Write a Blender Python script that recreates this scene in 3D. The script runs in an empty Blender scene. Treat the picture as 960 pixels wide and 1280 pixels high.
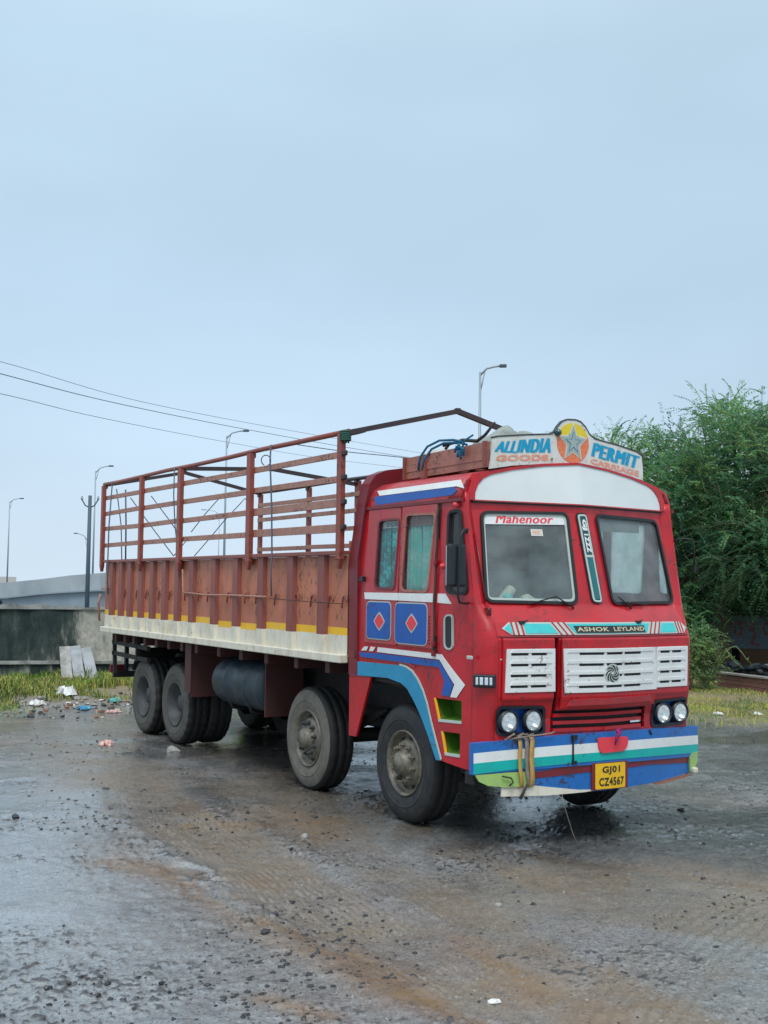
import bpy, bmesh, math, random
import numpy as np
from mathutils import Vector, Matrix
random.seed(7); RNG = np.random.default_rng(11)
R_ = math.radians
scn = bpy.context.scene
COL = scn.collection

# ---------------------------------------------------------------- camera
cd = bpy.data.cameras.new('camera'); cam = bpy.data.objects.new('camera', cd); COL.objects.link(cam)
YAW, PIT, ROL = 0.53195, 0.0627, 0.01348
fw = Vector((math.sin(YAW)*math.cos(PIT), math.cos(YAW)*math.cos(PIT), math.sin(PIT)))
rt0 = Vector((math.cos(YAW), -math.sin(YAW), 0)); up0 = rt0.cross(fw)
rt = rt0*math.cos(ROL)+up0*math.sin(ROL); up = up0*math.cos(ROL)-rt0*math.sin(ROL)
CAM = Vector((-6.6183, -7.7399, 2.0758))
cam.matrix_world = Matrix(((rt.x, up.x, -fw.x, CAM.x), (rt.y, up.y, -fw.y, CAM.y), (rt.z, up.z, -fw.z, CAM.z), (0, 0, 0, 1)))
cd.sensor_fit = 'VERTICAL'; cd.sensor_height = 24.0; cd.lens = 24.0*1476.97/1280.0
cd.clip_start = 0.1; cd.clip_end = 6000
scn.camera = cam

# ---------------------------------------------------------------- light
SUN_EL, SUN_AZ = R_(58), R_(215)      # azimuth from +y towards +x
w = bpy.data.worlds.new('World'); scn.world = w; w.use_nodes = True
nt = w.node_tree; N = nt.nodes; L = nt.links
for n in list(N): N.remove(n)
out = N.new('ShaderNodeOutputWorld'); bg = N.new('ShaderNodeBackground'); L.new(bg.outputs[0], out.inputs[0])
bg.inputs[1].default_value = 0.10
sky = N.new('ShaderNodeTexSky'); sky.sky_type = 'NISHITA'; sky.sun_disc = False
sky.sun_elevation = SUN_EL; sky.sun_rotation = SUN_AZ; sky.air_density = 1.0; sky.dust_density = 2.0
tc = N.new('ShaderNodeTexCoord'); sep = N.new('ShaderNodeSeparateXYZ'); L.new(tc.outputs['Generated'], sep.inputs[0])
ramp = N.new('ShaderNodeValToRGB'); L.new(sep.outputs['Z'], ramp.inputs[0])   # overcast veil by elevation
els = ramp.color_ramp.elements
els[0].position = 0.0; els[0].color = (0.54, 0.655, 0.77, 1)
els[1].position = 1.0; els[1].color = (0.80, 0.92, 1.0, 1)
for p, c in ((0.10, (0.475, 0.605, 0.735, 1)), (0.24, (0.415, 0.556, 0.685, 1)), (0.42, (0.425, 0.57, 0.69, 1)), (0.62, (0.64, 0.78, 0.88, 1))):
    e = els.new(p); e.color = c
mpn = N.new('ShaderNodeMapping'); mpn.inputs['Scale'].default_value = (1.6, 1.6, 3.6); L.new(tc.outputs['Generated'], mpn.inputs[0])
nz = N.new('ShaderNodeTexNoise'); nz.inputs['Scale'].default_value = 1.3; nz.inputs['Detail'].default_value = 5; nz.inputs['Roughness'].default_value = .45
L.new(mpn.outputs[0], nz.inputs['Vector'])
mr = N.new('ShaderNodeMapRange'); mr.inputs[1].default_value = .3; mr.inputs[2].default_value = .7; mr.inputs[3].default_value = 8.9; mr.inputs[4].default_value = 10.7
L.new(nz.outputs[0], mr.inputs[0])
vm = N.new('ShaderNodeVectorMath'); vm.operation = 'SCALE'; L.new(ramp.outputs[0], vm.inputs[0]); L.new(mr.outputs[0], vm.inputs['Scale'])
mx = N.new('ShaderNodeMix'); mx.data_type = 'RGBA'; mx.inputs[0].default_value = 0.93
L.new(sky.outputs[0], mx.inputs[6]); L.new(vm.outputs[0], mx.inputs[7]); L.new(mx.outputs[2], bg.inputs[0])
sd = bpy.data.lights.new('sun', 'SUN'); sd.energy = 1.5; sd.angle = R_(25); sd.color = (1.0, .97, .93)
so = bpy.data.objects.new('sun', sd); COL.objects.link(so)
sdir = Vector((math.sin(SUN_AZ)*math.cos(SUN_EL), math.cos(SUN_AZ)*math.cos(SUN_EL), math.sin(SUN_EL)))
so.rotation_euler = sdir.to_track_quat('Z', 'Y').to_euler()
scn.view_settings.view_transform = 'Standard'; scn.view_settings.look = 'None'
scn.view_settings.exposure = 0.42; scn.view_settings.gamma = 1.0; scn.view_settings.use_curve_mapping = False

# ---------------------------------------------------------------- materials
def sock(n, *names):
    for a in names:
        if a in n.inputs: return n.inputs[a]
def mat(name, col, rough=.5, metal=0., wear=None, wscale=6., wamt=.5, bump=0., bscale=40., spec=None, stretch=None, coat=0., rvar=0., chips=None, cth=.64):
    m = bpy.data.materials.new(name); m.use_nodes = True
    t = m.node_tree; b = t.nodes['Principled BSDF']
    b.inputs['Base Color'].default_value = (*col, 1); b.inputs['Roughness'].default_value = rough; b.inputs['Metallic'].default_value = metal
    if spec is not None: sock(b, 'Specular IOR Level').default_value = spec
    if coat: sock(b, 'Coat Weight').default_value = coat; sock(b, 'Coat Roughness').default_value = .15
    tcn = t.nodes.new('ShaderNodeTexCoord'); mp = t.nodes.new('ShaderNodeMapping'); t.links.new(tcn.outputs['Object'], mp.inputs[0])
    if stretch: mp.inputs['Scale'].default_value = stretch
    if wear:
        n = t.nodes.new('ShaderNodeTexNoise'); n.inputs['Scale'].default_value = wscale; n.inputs['Detail'].default_value = 8; n.inputs['Roughness'].default_value = .65
        t.links.new(mp.outputs[0], n.inputs['Vector'])
        r = t.nodes.new('ShaderNodeMapRange'); r.inputs[1].default_value = .42; r.inputs[2].default_value = .74; r.inputs[3].default_value = 0; r.inputs[4].default_value = wamt
        t.links.new(n.outputs[0], r.inputs[0])
        x = t.nodes.new('ShaderNodeMix'); x.data_type = 'RGBA'; x.inputs[6].default_value = (*col, 1); x.inputs[7].default_value = (*wear, 1)
        t.links.new(r.outputs[0], x.inputs[0]); t.links.new(x.outputs[2], b.inputs['Base Color'])
        if chips:
            c1 = t.nodes.new('ShaderNodeTexNoise'); c1.inputs['Scale'].default_value = 28; c1.inputs['Detail'].default_value = 6; c1.inputs['Roughness'].default_value = .7; t.links.new(mp.outputs[0], c1.inputs['Vector'])
            c2 = t.nodes.new('ShaderNodeTexNoise'); c2.inputs['Scale'].default_value = 2.3; c2.inputs['Detail'].default_value = 3; t.links.new(mp.outputs[0], c2.inputs['Vector'])
            ad = t.nodes.new('ShaderNodeMath'); ad.operation = 'MULTIPLY_ADD'; t.links.new(c2.outputs[0], ad.inputs[0]); ad.inputs[1].default_value = .45; t.links.new(c1.outputs[0], ad.inputs[2])
            cr = t.nodes.new('ShaderNodeMapRange'); cr.inputs[1].default_value = cth+.21; cr.inputs[2].default_value = cth+.245; cr.inputs[3].default_value = 0; cr.inputs[4].default_value = .85; t.links.new(ad.outputs[0], cr.inputs[0])
            x2 = t.nodes.new('ShaderNodeMix'); x2.data_type = 'RGBA'; t.links.new(cr.outputs[0], x2.inputs[0]); t.links.new(x.outputs[2], x2.inputs[6]); x2.inputs[7].default_value = (*chips, 1); t.links.new(x2.outputs[2], b.inputs['Base Color'])
        if rvar:
            q = t.nodes.new('ShaderNodeMapRange'); q.inputs[1].default_value = .3; q.inputs[2].default_value = .7; q.inputs[3].default_value = max(.02, rough-rvar); q.inputs[4].default_value = min(1, rough+rvar)
            t.links.new(n.outputs[0], q.inputs[0]); t.links.new(q.outputs[0], b.inputs['Roughness'])
    if bump:
        n2 = t.nodes.new('ShaderNodeTexNoise'); n2.inputs['Scale'].default_value = bscale; n2.inputs['Detail'].default_value = 5
        t.links.new(mp.outputs[0], n2.inputs['Vector'])
        bp = t.nodes.new('ShaderNodeBump'); bp.inputs['Strength'].default_value = bump; bp.inputs['Distance'].default_value = .02
        t.links.new(n2.outputs[0], bp.inputs['Height']); t.links.new(bp.outputs[0], b.inputs['Normal'])
    return m
M = {}
M['red'] = mat('red paint', (.50, .006, .013), .33, wear=(.25, .012, .018), wscale=4, wamt=.75, coat=.2, rvar=.14, bump=.22, bscale=3.5, chips=(.12, .02, .02), cth=0.63)
M['redfade'] = mat('faded red paint', (.45, .035, .045), .42, wear=(.33, .11, .1), wscale=4, wamt=.7, rvar=.1, bump=.08, bscale=8, chips=(.12, .02, .02), cth=0.63)
M['darkred'] = mat('dark red paint', (.19, .014, .022), .4, wear=(.08, .02, .02), wscale=5, wamt=.7)
M['white'] = mat('white paint', (.74, .76, .75), .35, wear=(.5, .48, .42), wscale=5, wamt=.35, bump=.04, bscale=10, chips=(.30, .20, .14), cth=.66)
M['visor'] = mat('visor white paint', (.70, .74, .73), .3, wear=(.55, .58, .55), wscale=2.5, wamt=.35, coat=.2, bump=.05, bscale=4)
M['blue'] = mat('blue paint', (.008, .095, .40), .35, wear=(.02, .06, .2), wscale=6, wamt=.5, chips=(.05, .03, .025), cth=0.63)
M['lblue'] = mat('sky blue paint', (.02, .27, .48), .35, wear=(.02, .15, .26), wscale=6, wamt=.4, chips=(.05, .03, .025), cth=0.63)
M['bblue'] = mat('bumper blue paint', (.01, .14, .46), .32, wear=(.02, .10, .25), wscale=6, wamt=.5, chips=(.05, .03, .025), cth=0.6)
M['teal'] = mat('teal paint', (.0, .42, .38), .32, wear=(.02, .2, .2), wscale=6, wamt=.4, chips=(.05, .03, .025), cth=0.63)
M['aqua'] = mat('aqua paint', (.05, .52, .52), .35, wear=(.05, .35, .35), wscale=8, wamt=.5)
M['lime'] = mat('lime green paint', (.33, .52, .14), .4, wear=(.28, .36, .2), wscale=9, wamt=.8)
M['green'] = mat('step green paint', (.13, .3, .03), .45, wear=(.05, .12, .03), wscale=9, wamt=.7)
M['silver'] = mat('silver line paint', (.45, .52, .48), .4)
M['orange'] = mat('orange paint', (.72, .17, .06), .5, wear=(.8, .35, .2), wscale=30, wamt=.8)
M['redlet'] = mat('red lettering', (.75, .05, .07), .5)
M['pinklet'] = mat('faded orange lettering', (.75, .27, .16), .5, wear=(.8, .5, .4), wscale=40, wamt=.8)
M['cyanlet'] = mat('blue lettering', (.0, .30, .52), .45, wear=(.0, .42, .65), wscale=30, wamt=.6)
M['yellow'] = mat('yellow paint', (.85, .47, .01), .45, wear=(.6, .4, .1), wscale=8, wamt=.6)
M['signyel'] = mat('sign yellow paint', (.75, .62, .02), .5, wear=(.7, .45, .05), wscale=20, wamt=.8)
M['signwhite'] = mat('sign board white', (.66, .68, .64), .5, wear=(.5, .42, .32), wscale=7, wamt=.5, chips=(.30, .20, .14), cth=0.63)
M['star'] = mat('star grey', (.36, .42, .36), .5, wear=(.25, .4, .45), wscale=30, wamt=.8)
M['plate'] = mat('number plate yellow', (.85, .50, .01), .45, wear=(.6, .36, .03), wscale=15, wamt=.5, chips=(.11, .045, .03), cth=0.63)
M['black'] = mat('black rubber', (.012, .013, .015), .55)
M['blackpl'] = mat('black plastic', (.012, .016, .022), .4)
M['black_letter'] = mat('black lettering', (.02, .02, .02), .5)
M['gold'] = mat('gold lettering', (.50, .46, .30), .4)
M['grime'] = mat('grimy chassis steel', (.014, .015, .017), .7, wear=(.035, .026, .02), wscale=8, wamt=.7, bump=.3)
M['tank'] = mat('grimy blue grey tank paint', (.010, .028, .043), .45, wear=(.06, .055, .05), wscale=7, wamt=.8, rvar=.15)
M['flap'] = mat('brown red mud plate', (.075, .022, .02), .6, wear=(.05, .035, .03), wscale=6, wamt=.8)
M['bed'] = mat('faded brick red body paint', (.50, .165, .088), .48, wear=(.27, .10, .065), wscale=4, wamt=.95, bump=.3, bscale=5, rvar=.1, stretch=(1, 1, .45), chips=(.11, .045, .03), cth=0.6)
M['bedrib'] = mat('maroon body paint', (.25, .068, .05), .45, wear=(.12, .04, .035), wscale=6, wamt=.6, stretch=(1, 1, .3))
M['post'] = mat('red brown post paint', (.28, .062, .04), .45, wear=(.14, .045, .035), wscale=10, wamt=.7, chips=(.12, .02, .02), cth=0.6)
M['slat'] = mat('salmon slat paint', (.40, .20, .15), .55, wear=(.25, .12, .09), wscale=12, wamt=.7, chips=(.11, .045, .03), cth=0.6)
M['darkbar'] = mat('dark steel bar', (.035, .025, .028), .5, wear=(.09, .04, .03), wscale=12, wamt=.6)
M['bedwhite'] = mat('cream white body paint', (.70, .67, .56), .5, wear=(.42, .33, .22), wscale=7, wamt=.6, bump=.08, bscale=8, stretch=(1, 1, .5), chips=(.30, .20, .14), cth=.65)
M['rack'] = mat('rack brown paint', (.38, .15, .11), .5, wear=(.24, .10, .08), wscale=8, wamt=.8, chips=(.11, .045, .03), cth=0.6)
M['tarp'] = mat('grey tarpaulin', (.30, .33, .30), .75, wear=(.16, .18, .17), wscale=9, wamt=.9, bump=.5, bscale=18)
M['tarplight'] = mat('pale tarpaulin', (.50, .53, .50), .75, wear=(.35, .36, .34), wscale=9, wamt=.9, bump=.5, bscale=18)
M['rope_blue'] = mat('blue rope', (.01, .12, .22), .8)
M['rope_green'] = mat('green rope', (.02, .09, .06), .8)
M['rope_dark'] = mat('dark rope', (.04, .035, .03), .85)
M['rope_blueg'] = mat('weathered rope', (.10, .12, .16), .85)
M['tyre_p'] = mat('pale dusty tyre rubber', (.15, .14, .115), .85, wear=(.07, .065, .06), wscale=7, wamt=.85, bump=.2)
M['tyre_g'] = mat('dusty tyre rubber', (.085, .082, .07), .8, wear=(.055, .053, .05), wscale=8, wamt=.8, bump=.2)
M['tyre'] = mat('tyre rubber', (.016, .019, .022), .6, wear=(.06, .055, .05), wscale=8, wamt=.7, bump=.2)
M['tread'] = mat('tread rubber', (.010, .011, .012), .7, wear=(.025, .023, .02), wscale=10, wamt=.7, bump=.25)
M['rim'] = mat('dirty steel rim', (.20, .18, .14), .5, .3, wear=(.05, .05, .045), wscale=9, wamt=.95, bump=.2)
M['rimd'] = mat('dark steel rim', (.07, .075, .08), .55, .2, wear=(.03, .03, .03), wscale=10, wamt=.9)
M['chrome'] = mat('lamp reflector', (.9, .92, .93), .22, 1.0)
M['cream'] = mat('cream dashboard', (.50, .47, .38), .6)
M['liner'] = mat('cab lining', (.22, .24, .24), .7)
M['seat'] = mat('seat cloth', (.07, .09, .10), .8)
M['mirror'] = mat('mirror glass', (.8, .85, .85), .03, 1.0)
M['strap'] = mat('ochre strap', (.52, .31, .08), .8, wear=(.3, .18, .06), wscale=25, wamt=.7)
M['strapgrey'] = mat('grey strap webbing', (.26, .21, .18), .85, wear=(.1, .08, .07), wscale=25, wamt=.7)
M['ribbon'] = mat('magenta ribbon', (.30, .01, .12), .7)
M['tealdark'] = mat('dark teal panel', (.0, .055, .065), .2, coat=.5)
M['tealglass'] = mat('teal glossy panel', (.0, .13, .14), .15, coat=.6)

def glass_mat(name, tint=(.80, .86, .86), dust=.10, dustcol=(.45, .5, .5)):
    m = bpy.data.materials.new(name); m.use_nodes = True; t = m.node_tree; t.nodes.clear()
    o = t.nodes.new('ShaderNodeOutputMaterial'); tr = t.nodes.new('ShaderNodeBsdfTransparent'); tr.inputs[0].default_value = (*tint, 1)
    gl = t.nodes.new('ShaderNodeBsdfGlossy'); gl.inputs['Roughness'].default_value = .02
    fr = t.nodes.new('ShaderNodeFresnel'); fr.inputs[0].default_value = 1.55
    ge = t.nodes.new('ShaderNodeNewGeometry'); om = t.nodes.new('ShaderNodeMath'); om.operation = 'SUBTRACT'; om.inputs[0].default_value = 1; t.links.new(ge.outputs['Backfacing'], om.inputs[1]); mu = t.nodes.new('ShaderNodeMath'); mu.operation = 'MULTIPLY'; t.links.new(fr.outputs[0], mu.inputs[0]); t.links.new(om.outputs[0], mu.inputs[1])
    m1 = t.nodes.new('ShaderNodeMixShader'); t.links.new(mu.outputs[0], m1.inputs[0]); t.links.new(tr.outputs[0], m1.inputs[1]); t.links.new(gl.outputs[0], m1.inputs[2])
    df = t.nodes.new('ShaderNodeBsdfDiffuse'); df.inputs[0].default_value = (*dustcol, 1)
    nz_ = t.nodes.new('ShaderNodeTexNoise'); nz_.inputs['Scale'].default_value = 3; nz_.inputs['Detail'].default_value = 6
    r = t.nodes.new('ShaderNodeMapRange'); r.inputs[1].default_value = .3; r.inputs[2].default_value = .7; r.inputs[3].default_value = dust*.5; r.inputs[4].default_value = dust*1.6
    t.links.new(nz_.outputs[0], r.inputs[0])
    m2 = t.nodes.new('ShaderNodeMixShader'); t.links.new(r.outputs[0], m2.inputs[0]); t.links.new(m1.outputs[0], m2.inputs[1]); t.links.new(df.outputs[0], m2.inputs[2])
    t.links.new(m2.outputs[0], o.inputs[0]); return m
M['glass'] = glass_mat('window glass', (.82, .88, .87), dust=.03)
M['paleglass'] = glass_mat('dusty pale window glass', (.8, .85, .84), .60, (.60, .68, .66))
M['wsglass'] = glass_mat('windscreen glass', (.92, .96, .95), .12, (.52, .60, .60))
_t = M['paleglass'].node_tree
for _n in list(_t.nodes):
    if _n.type == 'BSDF_DIFFUSE':
        _q = _t.nodes.new('ShaderNodeBsdfTranslucent'); _q.inputs[0].default_value = (.85, .92, .9, 1); _l = _n.outputs[0].links[0].to_socket; _t.links.new(_q.outputs[0], _l)
M['lens'] = glass_mat('lamp lens', (.95, .97, .97), .42, (.8, .85, .88))

# ---------------------------------------------------------------- helpers
def tag(o, label=None, cat=None, group=None, kind=None):
    if label: o['label'] = label
    if cat: o['category'] = cat
    if group: o['group'] = group
    if kind: o['kind'] = kind
    return o
def thing(name, label, cat, loc=(0, 0, 0), group=None):
    o = bpy.data.objects.new(name, None); COL.objects.link(o); o.location = loc; o.empty_display_size = .2
    return tag(o, label, cat, group)
def child_empty(name, parent, loc=(0, 0, 0), label=None):
    o = bpy.data.objects.new(name, None); COL.objects.link(o); o.parent = parent; o.location = loc
    if label: o['label'] = label
    return o
class MB:
    def __init__(s): s.v = []; s.f = []; s.m = []; s.sm = []
    def add(s, vs, fs, mi=0, smooth=False):
        b = len(s.v); s.v += [tuple(v) for v in vs]
        for f in fs: s.f.append(tuple(b+i for i in f)); s.m.append(mi); s.sm.append(smooth)
        return s
    def box(s, c, d, mi=0, rot=None):
        vs = [Vector((sx*d[0]/2, sy*d[1]/2, sz*d[2]/2)) for sx in (-1, 1) for sy in (-1, 1) for sz in (-1, 1)]
        if rot is not None: vs = [rot @ v for v in vs]
        vs = [v+Vector(c) for v in vs]
        return s.add(vs, [(0, 1, 3, 2), (4, 6, 7, 5), (0, 4, 5, 1), (2, 3, 7, 6), (0, 2, 6, 4), (1, 5, 7, 3)], mi)
    def bar(s, a, b, wd, ht, mi=0, upv=(0, 0, 1)):
        a = Vector(a); b = Vector(b); d = b-a; u = d.normalized(); q = Vector(upv)
        sd_ = u.cross(q)
        if sd_.length < 1e-4: sd_ = u.cross(Vector((1, 0, 0)))
        sd_.normalize(); q = sd_.cross(u)
        vs = []
        for p in (a, b):
            for i, j in ((-1, -1), (1, -1), (1, 1), (-1, 1)): vs.append(p+sd_*i*wd/2+q*j*ht/2)
        return s.add(vs, [(3, 2, 1, 0), (4, 5, 6, 7), (0, 1, 5, 4), (1, 2, 6, 5), (2, 3, 7, 6), (3, 0, 4, 7)], mi)
    def tube(s, pts, r, n=8, mi=0, cap=True, smooth=True):
        pts = [Vector(p) for p in pts]; K = len(pts); rs = r if isinstance(r, (list, tuple)) else [r]*K
        vs = []; pu = None
        for i, p in enumerate(pts):
            d = (pts[min(i+1, K-1)]-pts[max(i-1, 0)]).normalized()
            if pu is None: pu = d.cross(Vector((0, 0, 1)) if abs(d.z) < .9 else Vector((1, 0, 0))).normalized()
            pu = (pu-d*pu.dot(d)).normalized(); q = d.cross(pu)
            for k in range(n): a = 2*math.pi*k/n; vs.append(p+(pu*math.cos(a)+q*math.sin(a))*rs[i])
        fs = [(i*n+k, i*n+(k+1) % n, (i+1)*n+(k+1) % n, (i+1)*n+k) for i in range(K-1) for k in range(n)]
        s.add(vs, fs, mi, smooth)
        if cap:
            b = len(s.v)-len(vs); s.f.append(tuple(b+k for k in range(n))[::-1]); s.m.append(mi); s.sm.append(False)
            s.f.append(tuple(b+(K-1)*n+k for k in range(n))); s.m.append(mi); s.sm.append(False)
        return s
    def lathe(s, prof, n=32, axis='x', c=(0, 0, 0), mi=0, smooth=True, rad=None):
        # prof: (along, radius); radius 0 allowed at the ends
        vs = []
        for i, (h, r) in enumerate(prof):
            for k in range(n):
                a = 2*math.pi*k/n; rr = r if rad is None else rad(i, k, r)
                if axis == 'x': v = (h, rr*math.cos(a), rr*math.sin(a))
                elif axis == 'y': v = (rr*math.cos(a), h, rr*math.sin(a))
                else: v = (rr*math.cos(a), rr*math.sin(a), h)
                vs.append(Vector(v)+Vector(c))
        mis = mi if isinstance(mi, (list, tuple)) else [mi]*(len(prof)-1)
        b = len(s.v); s.v += [tuple(v) for v in vs]
        for i in range(len(prof)-1):
            for k in range(n):
                s.f.append((b+i*n+k, b+i*n+(k+1) % n, b+(i+1)*n+(k+1) % n, b+(i+1)*n+k)); s.m.append(mis[i]); s.sm.append(smooth)
        return s
    def build(s, name, mats, parent=None, loc=(0, 0, 0), label=None, recalc=True, bevel=0, merge=0):
        me = bpy.data.meshes.new(name); me.from_pydata(s.v, [], s.f)
        for m_ in (mats if isinstance(mats, (list, tuple)) else [mats]): me.materials.append(m_)
        me.polygons.foreach_set('material_index', s.m); me.polygons.foreach_set('use_smooth', s.sm)
        if recalc or merge:
            bm = bmesh.new(); bm.from_mesh(me)
            if merge: bmesh.ops.remove_doubles(bm, verts=bm.verts, dist=merge)
            if recalc: bmesh.ops.recalc_face_normals(bm, faces=bm.faces)
            bm.to_mesh(me); bm.free()
        o = bpy.data.objects.new(name, me); COL.objects.link(o); o.location = loc
        if parent: o.parent = parent
        if label: o['label'] = label
        if bevel:
            bv = o.modifiers.new('bevel', 'BEVEL'); bv.width = bevel; bv.segments = 2; bv.limit_method = 'ANGLE'; bv.angle_limit = R_(40)
        return o
def dup(o, parent=None, loc=None, rot=None):
    c = o.copy(); COL.objects.link(c)
    if parent: c.parent = parent
    if loc is not None: c.location = loc
    if rot is not None: c.rotation_euler = rot
    for ch in list(o.children): dup(ch, c)
    return c
def area2(p): return sum(p[i][0]*p[(i+1) % len(p)][1]-p[(i+1) % len(p)][0]*p[i][1] for i in range(len(p)))
def rnd(poly, r, seg=5):
    """round the corners of a 2D polygon"""
    o = []; n = len(poly)
    for i in range(n):
        a, p, b = Vector(poly[i-1]), Vector(poly[i]), Vector(poly[(i+1) % n])
        rr = r[i] if isinstance(r, (list, tuple)) else r
        if rr <= 0: o.append(tuple(p)); continue
        u = (a-p); v = (b-p); k = min(rr, u.length*.48, v.length*.48); A = p+u.normalized()*k; B = p+v.normalized()*k
        for j in range(seg+1): t = j/seg; o.append(tuple(A*(1-t)**2+p*2*t*(1-t)+B*t*t))
    return o
def inset(poly, d):
    s = 1 if area2(poly) > 0 else -1; o = []; n = len(poly)
    for i in range(n):
        a, p, b = Vector(poly[i-1]), Vector(poly[i]), Vector(poly[(i+1) % n])
        e1 = (p-a).normalized(); e2 = (b-p).normalized()
        n1 = Vector((-e1.y, e1.x))*s; n2 = Vector((-e2.y, e2.x))*s; q = (n1+n2)
        q = q/max(q.length_squared/2, .3) if q.length > 1e-6 else n1
        o.append((p.x+q.x*d, p.y+q.y*d))
    return o
def rect(u0, v0, u1, v1, r=0, seg=5):
    p = [(u0, v0), (u1, v0), (u1, v1), (u0, v1)]
    return rnd(p, r, seg) if r else p
def patch(name, outer, mapf, mats, parent, off=.0, th=.01, holes=(), cu=(), cv=(), label=None, mb=None, mi=0, smooth=False):
    """a curved panel: 2D outline (with holes) cut along lines, mapped on a surface, given thickness"""
    bm = bmesh.new()
    for lp in [outer]+list(holes):
        vs = [bm.verts.new((p[0], p[1], 0)) for p in lp]
        for i in range(len(vs)):
            try: bm.edges.new((vs[i-1], vs[i]))
            except ValueError: pass
    bmesh.ops.triangle_fill(bm, edges=bm.edges[:], use_beauty=True, use_dissolve=False)
    for c in cu: bmesh.ops.bisect_plane(bm, geom=bm.verts[:]+bm.edges[:]+bm.faces[:], dist=1e-5, plane_co=(c, 0, 0), plane_no=(1, 0, 0))
    for c in cv: bmesh.ops.bisect_plane(bm, geom=bm.verts[:]+bm.edges[:]+bm.faces[:], dist=1e-5, plane_co=(0, c, 0), plane_no=(0, 1, 0))
    bm.verts.index_update(); n = len(bm.verts)
    V = [mapf(v.co.x, v.co.y, off+th) for v in bm.verts]+[mapf(v.co.x, v.co.y, off) for v in bm.verts]
    F = [tuple(v.index for v in f.verts) for f in bm.faces]; G = [tuple(n+i for i in f[::-1]) for f in F]
    S = []
    for e in bm.edges:
        if len(e.link_faces) == 1: a, b = e.verts[0].index, e.verts[1].index; S.append((a, b, b+n, a+n))
    bm.free()
    own = mb is None; mb = mb or MB()
    mb.add(V, F+G, mi, smooth); b = len(mb.v)-len(V)
    for f in S: mb.f.append(tuple(b+i for i in f)); mb.m.append(mi); mb.sm.append(False)
    if own: return mb.build(name, mats, parent, label=label)
    return mb
def text2d(s, bold=.0, shear=0., spacing=1.0, size=1.0, res=3):
    cu = bpy.data.curves.new('t', 'FONT'); cu.body = s; cu.offset = bold; cu.shear = shear; cu.space_character = spacing; cu.size = size; cu.resolution_u = res
    o = bpy.data.objects.new('t', cu); COL.objects.link(o); bpy.context.view_layer.update()
    me = o.to_mesh(); vs = np.array([tuple(v.co)[:2] for v in me.vertices]); fs = [tuple(p.vertices) for p in me.polygons]
    o.to_mesh_clear(); bpy.data.objects.remove(o); bpy.data.curves.remove(cu)
    mn = vs.min(0); mxx = vs.max(0); return (vs-mn)/(mxx-mn), fs
def lettering(name, s, quad, mapf, m, parent, off=.004, warp=None, fat=0., **k):
    """text stretched over quad = (bottom-left, bottom-right, top-right, top-left) in surface coordinates"""
    vs, fs = text2d(s, **k); a, b, c, d = [np.array(q, float) for q in quad]; mb = MB()
    for i in range(5 if fat else 1):
        du = (i-2)*fat/2 if fat else 0; V = []
        for u, v in vs:
            wb = 1 if fat > .01 else 0; u_ = u+du+.003*wb*math.sin(v*7+u*23); v = v+.015*wb*math.sin(u*19); p = (a*(1-u_)+b*u_)*(1-v)+(d*(1-u_)+c*u_)*v
            V.append(mapf(p[0], p[1], off+.0003*i))
        mb.add(V, fs)
    return mb.build(name, m, parent, recalc=False)

# ---------------------------------------------------------------- surfaces of the truck (x across, y back, z up; visible side at -x)
def lerp(t, z):
    if z <= t[0][0]: return t[0][1]
    for (a, p), (b, q) in zip(t, t[1:]):
        if z <= b: return p+(q-p)*(z-a)/(b-a)
    return t[-1][1]
PROF = [(.5, -.15), (1.02, -.15), (1.2, -.19), (1.6, -.20), (1.66, -.20), (1.80, -.15), (1.93, -.06), (1.95, -.05), (2.72, .14), (2.79, .14), (3.13, .20), (3.6, .26)]
SLP = [(1.6, .12), (1.66, .12), (1.95, .165), (2.79, .15), (3.13, .12)]
def Fy(x, z): return lerp(PROF, z)+lerp(SLP, z)*(math.sqrt(x*x+.0016)-.02)
def Sx(y, z): return -(1.2-.0375*max(0, z-1.95))+(.24*(.6-y)**2 if y < .6 else 0)
def mF(x, z, o): return (x, Fy(x, z)-o, z)
def mS(y, z, o): return (Sx(y, z)-o, y, z)
def mSR(y, z, o): return (-Sx(y, z)+o, y, z)
CU = [i*.1 for i in range(-10, 11)]; CVW = (1.95, 2.72, 2.79)
CVL = (1.02, 1.2, 1.6, 1.66, 1.8, 1.93, 1.95)

# ================================================================ TRUCK
truck = thing('cargo_truck', 'long red eight wheeled goods truck with painted cab and open slatted brick red body', 'truck')
YE = [(.6, .145), (.87, .14), (1.56, .131), (1.91, .118), (2.3, .189), (2.78, .26), (2.86, .27), (3.0, .28)]
ARCH = [(1.165, 2.80), (1.158, 2.89), (1.12, 2.965), (1.03, 3.018), (.88, 3.052), (.66, 3.094), (.35, 3.140), (0, 3.168)]
arch_l = [(-x, z) for x, z in ARCH]; arch_r = [(x, z) for x, z in ARCH[::-1][1:]]
WSL = rnd([(-.973, 2.705), (-.156, 2.722), (-.190, 1.952), (-1.031, 1.962)], .07)
WSR = [(-x, z) for x, z in WSL][::-1]
HLL = rnd([(-1.025, 1.135), (-.59, 1.125), (-.575, .898), (-1.02, .905)], .05)
HLR = [(-x, z) for x, z in HLL][::-1]
LOW = [(-.523, .91), (.49, .91), (.49, 1.085), (-.481, 1.085), (-.481, 1.675), (-.523, 1.675)]
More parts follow.
